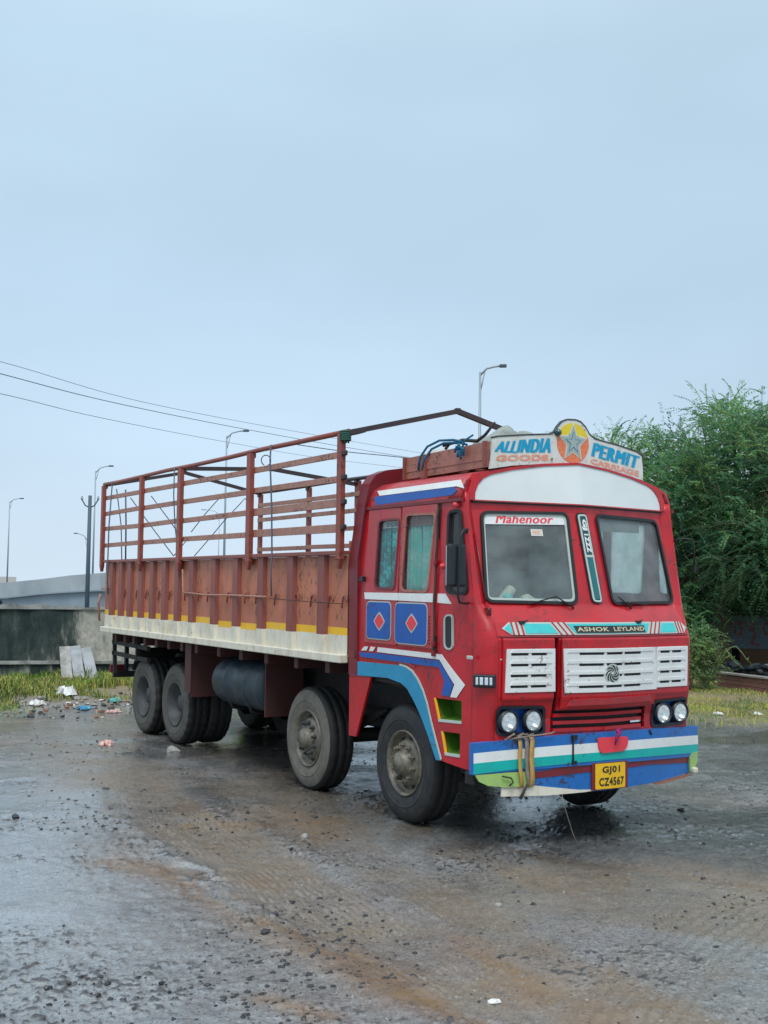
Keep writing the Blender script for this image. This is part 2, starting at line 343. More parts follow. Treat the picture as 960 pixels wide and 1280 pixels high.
# cab shell: front
fo = [(-1.03, .84), (-1.03, 1.95), (-1.05, 2.79)]+arch_l+arch_r+[(1.05, 2.79), (1.03, 1.95), (1.03, .84)]
fo = [(-1.03, .84), (-1.03, 1.95), (-1.055, 2.79)]+[p for p in arch_l+arch_r]+[(1.055, 2.79), (1.03, 1.95), (1.03, .84)]
shell = patch('cab_front', fo, mF, M['red'], truck, off=-.03, th=.03, holes=[WSL, WSR, HLL, HLR, LOW], cu=CU, cv=CVL+(2.72, 2.79, 2.9, 3.0))
# corner posts between front and side
for sgn, nm in ((-1, 0), (1, 1)):
    mb = MB(); rows = []
    for z in [.61, .70, .84, 1.02, 1.2, 1.4, 1.6, 1.66, 1.8, 1.93, 1.95, 2.2, 2.45, 2.72, 2.79, 2.86]:
        ye = lerp(YE, z); a = Vector((Sx(ye, z), ye, z)); zz = max(z, .84); b = Vector((-1.03-(.025 if z > 1.95 else 0)*(z-1.95)/.84, Fy(1.03, zz), z))
        if z < .84: b.y += .1*(.84-z)
        mid = (a+b)/2+Vector((-.022, -.022, 0)); row = []
        for t in (0, .25, .5, .75, 1): p = a*(1-t)**2+(mid*2-(a+b)/2)*2*t*(1-t)+b*t*t; row.append(Vector((p.x*-sgn, p.y, p.z)))
        rows.append(row)
    vs = [p for r in rows for p in r]+[p+Vector((-.02*sgn, .03, 0)) for r in rows for p in r]; n = len(rows)*5
    fs = []
    for i in range(len(rows)-1):
        for k in range(4): q = (i*5+k, i*5+k+1, i*5+k+6, i*5+k+5); fs += [q, tuple(n+j for j in q[::-1])]
        for k in (0, 4): fs.append((i*5+k, i*5+5+k, n+i*5+5+k, n+i*5+k))
    for i in (0, len(rows)-1): fs += [(i*5+k, i*5+k+1, n+i*5+k+1, n+i*5+k) for k in range(4)]
    mb.add(vs, fs, 0, True); mb.build('corner_post', M['red'], truck)
# cab shell: sides
SIDE = [(2.06, 1.25), (1.343, 1.262), (1.12, 1.235), (1.017, 1.193), (.93, 1.12), (.838, 1.032), (.75, .93), (.664, .816), (.55, .646), (.48, .648), (.145, .612), (.14, .87), (.131, 1.56), (.118, 1.91), (.189, 2.3), (.26, 2.78), (.27, 2.86), (1.85, 2.86), (1.98, 2.84), (2.06, 2.32)]
W1 = rnd([(1.60, 2.062), (1.25, 2.052), (1.215, 2.672), (1.57, 2.672)], .05)       # rear side window
W2 = rnd([(1.13, 2.045), (.70, 2.037), (.625, 2.690), (1.095, 2.70)], .05)         # door window
QW = rnd([(.435, 2.035), (.183, 2.022), (.30, 2.708), (.445, 2.700)], (.06, .06, .05, .05))
ST1 = [(.597, 1.154), (.240, 1.158), (.238, .973), (.522, .963)]
ST2 = [(.487, .889), (.255, .894), (.253, .702), (.430, .700)]
CS = [.15, .2, .25, .3, .35, .4, .45, .5, .55, .6]
patch('cab_side', SIDE, mS, M['red'], truck, off=-.03, th=.03, holes=[rect(1.19, 1.99, 1.66, 2.73), rect(.60, 1.99, 1.16, 2.755), QW, ST1, ST2], cu=CS, cv=(1.95,))
patch('cab_side', SIDE, mSR, M['red'], truck, off=-.03, th=.03, holes=[rect(1.19, 1.99, 1.66, 2.73), rect(.60, 1.99, 1.16, 2.755), QW], cu=CS, cv=(1.95,))
# roof
mb = MB(); rows = []
ar = arch_l+arch_r
for j, y in enumerate([None, .4, .8, 1.2, 1.6, 1.95]):
    for x, z in ar:
        yf = Fy(x, z)+.01 if abs(x) < 1.05 else max(.27, .29)
        t = 0 if y is None else 1
        zz = z+(0 if y is None else (.012 if .4 <= y <= 1.6 else 0))*(1-abs(x)/1.2)
        rows.append((x, yf if y is None else y, zz))
n = len(ar); fs = [(j*n+i, j*n+i+1, (j+1)*n+i+1, (j+1)*n+i) for j in range(5) for i in range(n-1)]
mb.add(rows, fs, 0, True)
rf = mb.build('roof', M['redfade'], truck); sm = rf.modifiers.new('thick', 'SOLIDIFY'); sm.thickness = .03; sm.offset = -1 if rf.data.polygons[0].normal.z > 0 else 1
for s in (-1, 1): MB().bar((s*1.172, .26, 2.795), (s*1.172, 1.84, 2.795), .03, .028).build('rain_gutter', M['darkred'], truck)
# roof-side stripe
def mRS(y, z, o):
    i = 0; x = lerp([(2.79, 1.166), (2.89, 1.158), (2.975, 1.12), (3.035, 1.03)], z); return (-x-o, y, z)
patch('roof_stripe', [(1.62, 2.905), (1.70, 2.955), (.34, 2.965), (.24, 2.885), (.36, 2.91)], mRS, M['white'], truck, off=.004, th=.005, cv=(2.9,))
patch('roof_stripe', [(1.66, 2.82), (1.72, 2.90), (.40, 2.905), (.34, 2.875), (.40, 2.84)], mRS, M['blue'], truck, off=.004, th=.004, cv=(2.9,))
# rear bulkhead slab with rounded top
def yb(z): return lerp([(1.25, 2.06), (2.32, 2.06), (2.85, 1.97), (3.3, 1.93)], z)
BK = [(1.215, 1.25), (1.225, 2.32), (1.20, 2.84), (1.165, 3.03), (1.10, 3.12), (.99, 3.165), (.74, 3.206), (0, 3.26)]
bo = [(-x, z) for x, z in BK]+[(x, z) for x, z in BK[::-1][1:]]
def mB(x, z, o): return (x, yb(z)-o, z)
BW = rect(-.75, 2.25, .75, 2.65, .05)
patch('rear_bulkhead', bo, mB, M['darkred'], truck, off=0, th=.16, cv=(2.32, 2.85))
# visor and its raised rim
VIS = [(-1.035, 2.79), (-1.03, 2.86), (-1.0, 2.93), (-.945, 2.985), (-.87, 3.02), (-.66, 3.07), (-.35, 3.118), (0, 3.148)]
vis = VIS+[(-x, z) for x, z in VIS[::-1][1:]]
CUF = [i*.1 for i in range(-11, 12)]
patch('visor', vis, mF, M['visor'], truck, off=.004, th=.01, cu=CUF, smooth=False)
vo = [(-1.10, 2.80), (-1.095, 2.87), (-1.055, 2.965), (-.97, 3.010), (-.88, 3.042), (-.66, 3.089), (-.35, 3.136), (0, 3.164)]
ring = vo+[(-x, z) for x, z in vo[::-1][1:]]
patch('visor_rim', ring+[(1.0, 2.80)] if False else ring, mF, M['red'], truck, off=-.01, th=.034, holes=[inset(vis, .001)], cu=CUF)
patch('visor_edge', [(-1.05, 2.776), (1.05, 2.776), (1.05, 2.789), (-1.05, 2.789)], mF, M['black'], truck, off=.0, th=.012, cu=CUF)
# windscreens: black seal, silver inner line, glass
for wp in (WSL, WSR):
    o = patch('windscreen', inset(wp, .012), mF, M['wsglass'], truck, off=-.012, th=.006, cu=[c for c in CU if abs(c) > .19], label='curved flat pane of the split windscreen' if False else None)
    patch('seal', inset(wp, -.008), mF, M['black'], o, off=-.014, th=.034, holes=[inset(wp, .016)], cu=CU)
    if wp is WSL:
        patch('seal_trim', inset(wp, .016), mF, M['silver'], o, off=-.002, th=.01, holes=[inset(wp, .034)], cu=CU)
        ban = [(-.955, 2.690), (-.172, 2.708), (-.1725, 2.618), (-.9640, 2.600)]
        b_ = patch('name_band', rnd(ban, (.045, .045, 0, 0)), mF, M['white'], o, off=.0, th=.002, cu=CU)
        lettering('lettering', 'Mahenoor', [(-.845, 2.612), (-.30, 2.625), (-.30, 2.695), (-.845, 2.690)], mF, M['redlet'], b_, off=.0035, fat=.006, shear=.35, spacing=1.05)
        s_ = patch('permit_sticker', rect(-.524, 2.515, -.413, 2.572), mF, M['signwhite'], o, off=-.004, th=.0015)
        mb = MB(); 
        for r in range(3): patch('', rect(-.512, 2.528+r*.013, -.425-(.02 if r == 1 else 0), 2.534+r*.013), mF, None, None, off=-.002, th=.0006, mb=mb)
        mb.build('sticker_print', M['pinklet'], s_)
# centre strip between the panes
stp = rnd([(-.088, 2.726), (.034, 2.728), (.066, 1.952), (-.056, 1.957)], .045)
stp = rnd([(-.075, 2.726), (.045, 2.728), (.070, 1.952), (-.052, 1.957)], .045)
so_ = patch('centre_badge', stp, mF, M['black'], truck, off=.0, th=.012, cu=(0,), cv=(2.72,))
patch('badge_rim', inset(stp, .012), mF, M['silver'], so_, off=.012, th=.006, cu=(0,), holes=[inset(stp, .028)])
inn = inset(stp, .03)
patch('badge_upper', [(-.045, 2.695), (.018, 2.695), (.032, 2.365), (-.031, 2.365)], mF, M['tealdark'], so_, off=.012, th=.003, cu=(0,))
patch('badge_divider', [(-.046, 2.365), (.046, 2.365), (.047, 2.345), (-.045, 2.345)], mF, M['silver'], so_, off=.012, th=.007, cu=(0,))
patch('badge_lower', [(-.028, 2.345), (.034, 2.345), (.043, 1.99), (-.024, 1.99)], mF, M['tealglass'], so_, off=.012, th=.003, cu=(0,))
def mFr(u, v, o): return mF(v, u, o)     # text running downwards
lettering('lettering', 'GJ', [(2.672, -.040), (2.575, -.036), (2.575, .018), (2.672, .014)], mFr, M['white'], so_, off=.018, bold=.06)
lettering('lettering', '1ZZZ', [(2.545, -.030), (2.385, -.022), (2.385, .026), (2.545, .018)], mFr, M['white'], so_, off=.018, bold=.05, spacing=1.15)
# teal arrow band under the windscreen
Z0, Z1 = 1.712, 1.782
def zc(x): return .012*(1-abs(x))
def band(name, pts, m, off=.004, th=.003):
    return patch(name, [(x, z+(.0)) for x, z in pts], mF, m, truck, off=off, th=th, cu=CU, cv=(1.8,))
zb, zt, zm = 1.700, 1.800, 1.750
band('arrow_band', [(-.982, zm), (-.905, zt), (.985, zt), (1.035, zm), (.985, zb), (-.905, zb)][::-1], M['silver'])
def inner(name, pts, m): return band(name, pts, m, off=.008, th=.003)
inner('arrow_segment', [(-.958, zm), (-.905, zt-.012), (-.895, zt-.012), (-.895, zb+.012), (-.905, zb+.012)], M['aqua'])
for x in (-.895, -.850, -.805): inner('arrow_gap', [(x, zb), (x+.016, zb), (x+.016, zt), (x, zt)], M['red'])
inner('arrow_segment', [(-.775, zb+.012), (-.775, zt-.012), (-.535, zt-.012), (-.475, zb+.012)], M['aqua'])
for x in (-.452, -.398, -.344): inner('arrow_gap', [(x, zb), (x+.016, zb), (x-.050, zt), (x-.066, zt)], M['red'])
inner('arrow_segment', [(-.312, zb+.012), (-.372, zt-.012), (.552, zt-.012), (.492, zb+.012)], M['aqua'])
for x in (.52, .574, .628): inner('arrow_gap', [(x, zb), (x+.016, zb), (x+.082, zt), (x+.066, zt)], M['red'])
inner('arrow_segment', [(.66, zb+.012), (.72, zt-.012), (.885, zt-.012), (.885, zb+.012)], M['aqua'])
for x in (.900, .935, .970): inner('arrow_gap', [(x, zb), (x+.014, zb), (x+.014, zt), (x, zt)], M['red'])
np_ = patch('maker_badge', [(-.30, 1.716), (.47, 1.716), (.47, 1.772), (-.32, 1.772)], mF, M['black_letter'], truck, off=.011, th=.004, cu=CU)
lettering('lettering', 'ASHOK  LEYLAND', [(-.295, 1.727), (.462, 1.727), (.462, 1.762), (-.295, 1.762)], mF, M['gold'], np_, off=.018, bold=.03, spacing=1.08)
# three front panels with white louvres
def panel(x0, x1, z0, z1, wx0, wx1, wz0, wz1, skew0, skew1, slots, off):
    p = patch('grille_panel', [(x0, z0), (x1, z0), (x1, z1), (x0, z1)], mF, M['red'], truck, off=off, th=.016, holes=[[(wx0+.01, wz0+.01), (wx1-.01, wz0+.01), (wx1-.01, wz1-.01), (wx0+.01, wz1-.01)]], cu=CU, cv=(1.2, 1.6, 1.66))
    hs = []
    for r in range(4):
        zz = wz1-.042-r*(wz1-wz0-.075)/3.15
        for a, b in slots: hs.append(rect(a, zz-.011, b, zz+.011))
    patch('louvre_backing', [(wx0-skew0+.004, wz0+.004), (wx1+skew1-.004, wz0+.004), (wx1-.004, wz1-.004), (wx0+.004, wz1-.004)], mF, M['black'], p, off=off+.006, th=.006, cu=CU)
    lv = patch('louvre', [(wx0-skew0, wz0), (wx1+skew1, wz0), (wx1, wz1), (wx0, wz1)], mF, M['white'], p, off=off+.014, th=.012, holes=hs, cu=CU)
    # pressed blades between the slots
    mb = MB()
    for r in range(4):
        zz = wz1-.042-r*(wz1-wz0-.075)/3.15
        patch('', [(wx0+.03, zz+.011), (wx1-.03, zz+.011), (wx1-.05, zz+.036), (wx0+.05, zz+.036)], mF, None, None, off=off+.026, th=.006, cu=CU, mb=mb)
    mb.build('blade', M['white'], p)
    return p
panel(-1.006, -.533, 1.185, 1.676, -.978, -.535, 1.245, 1.590, .008, .008, [(-.94, -.78), (-.755, -.61)], .004)
pc = panel(-.480, .548, 1.105, 1.677, -.474, .530, 1.232, 1.590, -.02, .02, [(-.325, -.085), (-.060, .115), (.140, .345)], .030)
panel(.560, 1.006, 1.185, 1.676, .556, .985, 1.242, 1.588, .0, .0, [(.62, .745), (.775, .90)], .004)
patch('flap_lip', [(-.42, 1.125), (.50, 1.135), (.47, 1.185), (-.39, 1.18)], mF, M['redfade'], pc, off=.046, th=.018, cu=CU, cv=(1.2,))
patch('grille_backing', rect(-1.02, .88, 1.02, 1.68), mF, M['black'], truck, off=-.06, th=.01, cu=CU, cv=CVL)
patch('panel_brow', [(-1.02, 1.682), (1.02, 1.682), (1.02, 1.694), (-1.02, 1.694)], mF, M['darkred'], truck, off=0, th=.012, cu=CU)
# round maker emblem
mb = MB(); ec = (.0, 1.381)
def disc(cx, cz, r0, r1, a0, a1, n=14, tw=0.):
    a = [(cx+r1*math.cos(a0+(a1-a0)*i/n), cz+r1*math.sin(a0+(a1-a0)*i/n)) for i in range(n+1)]
    b = [(cx+r0*math.cos(a0+tw+(a1-a0)*i/n), cz+r0*math.sin(a0+tw+(a1-a0)*i/n)) for i in range(n+1)]
    return a+b[::-1]
e0 = patch('emblem', disc(.0, 1.381, 0.0001, .082, 0, 2*math.pi-.0001, 28)[:28], mF, M['silver'], pc, off=.056, th=.004, cu=(0,))
mb = MB()
for k in range(8):
    a = k*math.pi/4
    pts = []
    for i in range(7): t = i/6; r = .014+.056*t; an = a+1.5*t; pts.append((r*math.cos(an), r*math.sin(an)))
    for i in range(6, -1, -1): t = i/6; r = .014+.056*t; an = a+1.5*t+.36; pts.append((r*math.cos(an), r*math.sin(an)))
    patch('', [(x, 1.381+z) for x, z in pts], mF, None, None, off=.060, th=.003, mb=mb)
mb.build('emblem_swirl', M['black_letter'], e0)
# lower intake bars
patch('intake_backing', rect(-.53, .89, .51, 1.1), mF, M['blackpl'], truck, off=-.08, th=.01, cu=CU)
for z in (.925, .985, 1.045):
    patch('intake_bar', rect(-.505, z-.014, .44, z+.014), mF, M['red'], truck, off=-.03, th=.04, cu=CU)
patch('intake_bar', rect(.34, .95, .48, .965), mF, M['chrome'], truck, off=-.045, th=.02)
# headlamps
for sg in (-1, 1):
    hp = HLL if sg < 0 else HLR
    hs_ = patch('headlamp_housing', hp, mF, M['blue'], truck, off=-.055, th=.01, cu=CU, cv=(1.02,))
    patch('housing_rim', inset(hp, -.006), mF, M['blackpl'], hs_, off=-.01, th=.02, holes=[inset(hp, .020)], cu=CU, cv=(1.02,))
    for cx in (.928*sg, .705*sg):
        yy = Fy(cx, 1.01)
        mb = MB(); mb.lathe([(.045, .0), (.04, .03), (.018, .058), (-.012, .076)], 28, 'y', (0, 0, 0)); h = mb.build('headlamp', M['chrome'], truck, (cx, yy-.02, 1.012), recalc=False)
        h.rotation_euler.z = -math.atan(.12)*(-1 if sg < 0 else 1)*-1 if False else 0
        MB().lathe([(-.012, .075), (-.03, .082), (-.03, .089), (.02, .092)], 28, 'y').build('bezel', M['blackpl'], h, recalc=False)
        MB().lathe([(-.014, .078), (-.03, .055), (-.036, .025), (-.037, .0)], 28, 'y').build('lens', M['lens'], h, recalc=False)
        MB().lathe([(.04, .012), (.0, .012), (-.005, .0)], 12, 'y').build('bulb', M['white'], h, recalc=False)
# side indicator on the corner
ci = Vector((-1.125, -.015, 1.335)); rz = Matrix.Rotation(R_(-46), 3, 'Z')
o = MB().box((0, 0, 0), (.185, .04, .105), rot=rz).build('indicator', M['blackpl'], truck, ci, bevel=.012)
mb = MB(); mb.box(rz @ Vector((0, -.022, 0)), (.135, .012, .06), rot=rz); o2 = mb.build('indicator_lens', M['chrome'], o, bevel=.004)
for x in (-.04, 0, .04): MB().box(rz @ Vector((x, -.03, 0)), (.012, .004, .06), rot=rz).build('lens_rib', M['blackpl'], o)
# small dents / chrome tag on corner
MB().box((-1.19, .10, 1.515), (.012, .08, .03)).build('chrome_tag', M['silver'], truck, bevel=.006)
patch('scratch', [(-1.02, 1.50), (-.99, 1.505), (-.99, 1.515), (-1.02, 1.512)], mF, M['silver'], truck, off=.001, th=.002)

# ---- side: raised panels, door, windows
def side_set(mp, gm='glass'):
    fr = patch('sleeper_panel', rect(1.20, 1.56, 1.77, 2.775, .02), mp, M['redfade'], truck, off=.002, th=.010, holes=[W1], cv=(1.95,))
    pn = patch('window_pane', W1, mp, M[gm], fr, off=-.006, th=.005, cv=(2.3,))
    patch('window_frame', inset(W1, -.012), mp, M['darkred'], fr, off=.012, th=.008, holes=[inset(W1, .008)])
    dr = patch('door', rect(.605, 1.56, 1.17, 2.775, .02), mp, M['redfade'], truck, off=.002, th=.014, holes=[W2], cv=(1.95,))
    patch('window_pane', W2, mp, M[gm], dr, off=-.006, th=.005, cv=(2.3,))
    patch('window_frame', inset(W2, -.014), mp, M['rack'], dr, off=.016, th=.008, holes=[inset(W2, .006)])
    q = patch('quarter_window', inset(QW, .01), mp, M[gm], truck, off=-.02, th=.005, cu=CS)
    patch('seal', inset(QW, -.014), mp, M['black'], q, off=-.02, th=.035, holes=[inset(QW, .012)], cu=CS)
    patch('door_gap', [(.565, 1.5), (.602, 1.5), (.602, 2.79), (.565, 2.79)], mp, M['black'], truck, off=.001, th=.003)
    return fr, dr
frL, drL = side_set(mS); frR, drR = side_set(mSR, 'paleglass')
# visible side decoration
patch('belt_stripe', [(1.782, 2.016), (1.766, 1.955), (1.175, 1.952), (1.175, 2.018)], mS, M['white'], truck, off=.014, th=.003)
patch('belt_stripe', [(1.165, 2.018), (1.165, 1.952), (.61, 1.946), (.61, 2.020)], mS, M['white'], drL, off=.018, th=.003)
patch('belt_stripe', [(.560, 2.020), (.560, 1.944), (.367, 1.937), (.45, 2.02)][::-1], mS, M['white'], truck, off=.002, th=.003, cu=CS)
for (a, b, z0, z1, par, of) in ((1.30, 1.722, 1.603, 1.93, frL, .014), (.697, 1.21, 1.584, 1.928, drL, .018)):
    pz = rnd([(a, z0), (b, z0), (b, z1), (a, z1)], .055)
    patch('panel_outline', inset(pz, -.010), mS, M['silver'], par, off=of, th=.003)
    p_ = patch('blue_panel', pz, mS, M['blue'], par, off=of+.003, th=.003)
    cy = (a+b)/2-.02; d = [(cy+.082, 1.76), (cy+.042, 1.80), (cy, 1.830), (cy-.042, 1.80), (cy-.082, 1.76), (cy-.042, 1.72), (cy, 1.690), (cy+.042, 1.72)]
    patch('diamond_outline', [(cy+(y-cy)*1.22, 1.76+(z-1.76)*1.22) for y, z in d], mS, M['silver'], par, off=of+.006, th=.0015)
    patch('diamond', d, mS, M['redlet'], par, off=of+.0076, th=.0015)
S = lambda n, p, m, off=.004, th=.003: patch(n, p, mS, m, truck, off=off, th=th, cu=CS)
S('side_arrow', [(1.534, 1.525), (.487, 1.519), (.197, 1.288), (.293, 1.178), (.371, 1.178), (.320, 1.284), (.520, 1.474), (1.547, 1.481)], M['white'])
S('side_arrow', [(1.871, 1.463), (1.55, 1.470), (.523, 1.466), (.330, 1.284), (.377, 1.182), (.483, 1.186), (.442, 1.302), (.519, 1.411), (1.840, 1.421)], M['blue'], off=.008)
S('side_tick', [(1.783, 1.519), (1.708, 1.523), (1.737, 1.485), (1.841, 1.479)], M['white'])
S('side_tick', [(1.664, 1.525), (1.577, 1.522), (1.619, 1.484), (1.692, 1.480)], M['white'])
AO = [(2.055, 1.374), (1.154, 1.387), (1.04, 1.375), (.947, 1.346), (.85, 1.28), (.772, 1.199), (.70, 1.09), (.635, .945), (.56, .80), (.484, .651)]
AI = [(2.055, 1.243), (1.343, 1.262), (1.12, 1.235), (1.017, 1.193), (.93, 1.12), (.838, 1.032), (.75, .93), (.664, .816), (.55, .646)]
S('wheel_arch_band', AO+AI[::-1], M['lblue'], th=.006)
AO2 = [(y-.0, z+.0) for y, z in AO]
S('arch_edge', [(y-.012, z+.014) for y, z in AO][1:]+AO[::-1][:-1], M['silver'], th=.008)
S('arch_edge', [(1.35, 1.415), (1.0, 1.405), (.9, 1.385), (.9, 1.395), (1.0, 1.418), (1.35, 1.43)], M['redfade'], th=.004)
# louvre vent by the door
vt = rnd([(.445, 1.57), (.340, 1.565), (.345, 1.853), (.450, 1.838)], .05)
vo_ = patch('side_vent', vt, mS, M['blackpl'], truck, off=-.005, th=.012, cu=CS)
patch('vent_rim', inset(vt, -.006), mS, M['silver'], vo_, off=.0, th=.016, holes=[inset(vt, .008)], cu=CS)
# step recesses with their green linings
for st, a, b in ((ST1, .16, 0), (ST2, .16, 0)):
    V = [mS(y, z, 0) for y, z in st]+[mS(y+.06, z+(.05 if i > 1 else -.03), -.20) for i, (y, z) in enumerate(st)]
    mb = MB(); mb.add(V, [(0, 1, 5, 4), (1, 2, 6, 5), (2, 3, 7, 6), (3, 0, 4, 7), (4, 5, 6, 7)])
    sp = mb.build('step_recess', M['green'], truck, recalc=False)
    patch('step_edge', [st[3], st[2], (st[2][0], st[2][1]+.022), (st[3][0]+.008, st[3][1]+.022)], mS, M['silver'], sp, off=-.01, th=.018)
    patch('step_edge', [st[3], (st[3][0]-.016, st[3][1]), (st[0][0]-.016, st[0][1]), st[0]], mS, M['yellow'], sp, off=-.01, th=.016)
# rear mudguard flap
for mp in (mS, mSR):
    patch('mudguard', [(2.06, .676), (1.923, .68), (1.66, 1.247), (2.064, 1.247)], mp, M['red'], truck, off=-.02, th=.022)
# hinge cable and handles
mb = MB(); mb.tube([mS(.585, z, .018+.004*math.sin(z*17)) for z in [1.50+.065*i for i in range(20)]], .009, 6)
mb.build('hinge_cable', M['rope_dark'], truck)
mb = MB()
for z in (2.28, 1.60, 1.52): mb.box(mS(.585, z, .022), (.03, .035, .045))
mb.build('door_hinge', M['darkred'], truck, bevel=.006)
mb = MB(); mb.box(mS(1.80, 2.14, .03), (.04, .05, .05)); mb.tube([mS(1.80, 2.14, .03), mS(1.86, 2.12, .05)], .012, 6); mb.build('door_latch', M['blackpl'], frL, bevel=.006)
mb = MB()
for k in range(9): mb.box(mS(.66+.004*(k % 2), 1.60+.028*k, .02), (.008, .014, .012))
mb.build('door_studs', M['darkred'], drL)
mb = MB(); mb.tube([mS(1.93, z, .012) for z in (2.0, 1.9, 1.8, 1.7, 1.6, 1.5, 1.4)], .012, 6)
mb.build('drain_pipe', M['darkred'], truck)
MB().lathe([(-.03, .0), (-.022, .018), (0, .024), (.02, .024)], 14, 'x').build('marker_lamp', M['redlet'], truck, mS(.34, 2.755, .02), recalc=False)
MB().lathe([(-.03, .0), (-.022, .018), (0, .024), (.02, .024)], 14, 'x').build('marker_lamp', M['redlet'], truck, mS(.50, 2.25, .005), recalc=False)

# ---- curtains behind the side panes, interior
def curtain_mat(name, base, deep, pat):
    m = bpy.data.materials.new(name); m.use_nodes = True; t = m.node_tree; b = t.nodes['Principled BSDF']; b.inputs['Roughness'].default_value = .8
    tcn = t.nodes.new('ShaderNodeTexCoord'); mp_ = t.nodes.new('ShaderNodeMapping'); mp_.inputs['Scale'].default_value = (1, 1, 1)
    t.links.new(tcn.outputs['Object'], mp_.inputs[0])
    n = t.nodes.new('ShaderNodeTexNoise'); n.inputs['Scale'].default_value = 4.5; n.inputs['Detail'].default_value = 3; t.links.new(mp_.outputs[0], n.inputs[0])
    r = t.nodes.new('ShaderNodeValToRGB'); e = r.color_ramp.elements; e[0].position = .38; e[0].color = (*deep, 1); e[1].position = .60; e[1].color = (*base, 1)
    t.links.new(n.outputs[0], r.inputs[0])
    v = t.nodes.new('ShaderNodeTexVoronoi'); v.inputs['Scale'].default_value = 16; v.feature = 'DISTANCE_TO_EDGE'; t.links.new(mp_.outputs[0], v.inputs[0])
    mr_ = t.nodes.new('ShaderNodeMapRange'); mr_.inputs[1].default_value = .02; mr_.inputs[2].default_value = .10; mr_.inputs[3].default_value = .75; mr_.inputs[4].default_value = 0
    t.links.new(v.outputs[0], mr_.inputs[0])
    x = t.nodes.new('ShaderNodeMix'); x.data_type = 'RGBA'; x.inputs[7].default_value = (*pat, 1); t.links.new(mr_.outputs[0], x.inputs[0]); t.links.new(r.outputs[0], x.inputs[6]); t.links.new(x.outputs[2], b.inputs['Base Color'])
    return m
M['curt1'] = curtain_mat('dark teal patterned curtain', (.03, .70, .72), (.01, .16, .18), (.01, .06, .07))
M['curt2'] = curtain_mat('pale teal curtain', (.42, .66, .60), (.08, .60, .52), (.30, .46, .42))
def curtain(y0, y1, z0, z1, m, ph, sg=-1):
    mb = MB(); V = []; n = 26
    for j in range(8):
        for i in range(n+1):
            t = i/n; y = y0+(y1-y0)*t; z = z1+(z0-z1)*j/7
            V.append((sg*(1.135-.018*math.sin(t*22+ph)*(.5+.5*j/7)), y, z))
    mb.add(V, [(j*(n+1)+i, j*(n+1)+i+1, (j+1)*(n+1)+i+1, (j+1)*(n+1)+i) for j in range(7) for i in range(n)], 0, True)
    o = mb.build('curtain', m, truck); s_ = o.modifiers.new('t', 'SOLIDIFY'); s_.thickness = .004
curtain(1.44, 1.64, 2.02, 2.60, M['curt1'], 0); curtain(1.22, 1.405, 2.02, 2.60, M['curt1'], 2)
curtain(.935, 1.14, 2.0, 2.60, M['curt2'], 1); curtain(.66, .905, 2.0, 2.60, M['curt2'], 3)
mb = MB(); mb.tube([(-1.14, .6, 2.615), (-1.14, 1.68, 2.615)], .011, 8); mb.build('curtain_rail', M['silver'], truck)
patch('window_board', [(1.23, 2.60), (1.56, 2.60), (1.55, 2.665), (1.23, 2.665)], mS, M['signwhite'], frL, off=-.028, th=.004)
lettering('lettering', 'SHUBH', [(1.50, 2.612), (1.26, 2.612), (1.26, 2.652), (1.50, 2.652)], mS, M['tealdark'], frL, off=-.022, bold=.03)
patch('sun_shade', [(.66, 2.61), (1.12, 2.61), (1.10, 2.70), (.65, 2.70)], mS, M['rack'], drL, off=-.028, th=.004)
# interior
mb = MB(); mb.box((0, .98, 1.30), (2.3, 1.5, .06)); mb.box((0, 1.86, 2.0), (2.3, .03, 1.5)) if False else None
mb.box((-.95, 1.875, 2.1), (.4, .03, 1.8)); mb.box((.95, 1.875, 2.1), (.4, .03, 1.8)); mb.box((0, 1.875, 1.72), (1.5, .03, 1.05)); mb.box((0, 1.875, 2.85), (1.5, .03, .38))
mb.build('cab_lining', M['liner'], truck)
mb = MB(); mb.box((0, .26, 1.80), (1.98, .16, .22)); mb.box((0, .36, 1.62), (1.98, .26, .3)); mb.build('dashboard', M['cream'], truck, bevel=.03)
for x in (-.62, .62):
    s_ = MB().box((x, .98, 1.66), (.55, .5, .16)).build('seat', M['seat'], truck, bevel=.05)
    MB().box((x, 1.27, 1.98), (.52, .12, .6), rot=Matrix.Rotation(R_(-8), 3, 'X')).build('seat_back', M['seat'], s_, bevel=.05)
mb = MB(); c0 = Vector((-.62, .62, 2.0)); tilt = Matrix.Rotation(R_(-55), 3, 'X')
pts = [c0+tilt @ Vector((.24*math.cos(a), 0, .24*math.sin(a))) for a in [2*math.pi*i/28 for i in range(29)]]
mb.tube(pts, .013, 7)
for a in (.3, 2.4, 4.6): mb.tube([c0, c0+tilt @ Vector((.24*math.cos(a), 0, .24*math.sin(a)))], .010, 6)
mb.tube([c0, (-.62, .42, 1.72)], .022, 8); mb.build('steering_wheel', M['blackpl'], truck)
mb = MB(); mb.box((-.6, .37, 2.66), (.5, .02, .14)); mb.build('sun_visor_pad', M['liner'], truck); MB().box((.6, .37, 2.66), (.5, .02, .14)).build('sun_visor_pad', M['liner'], truck)
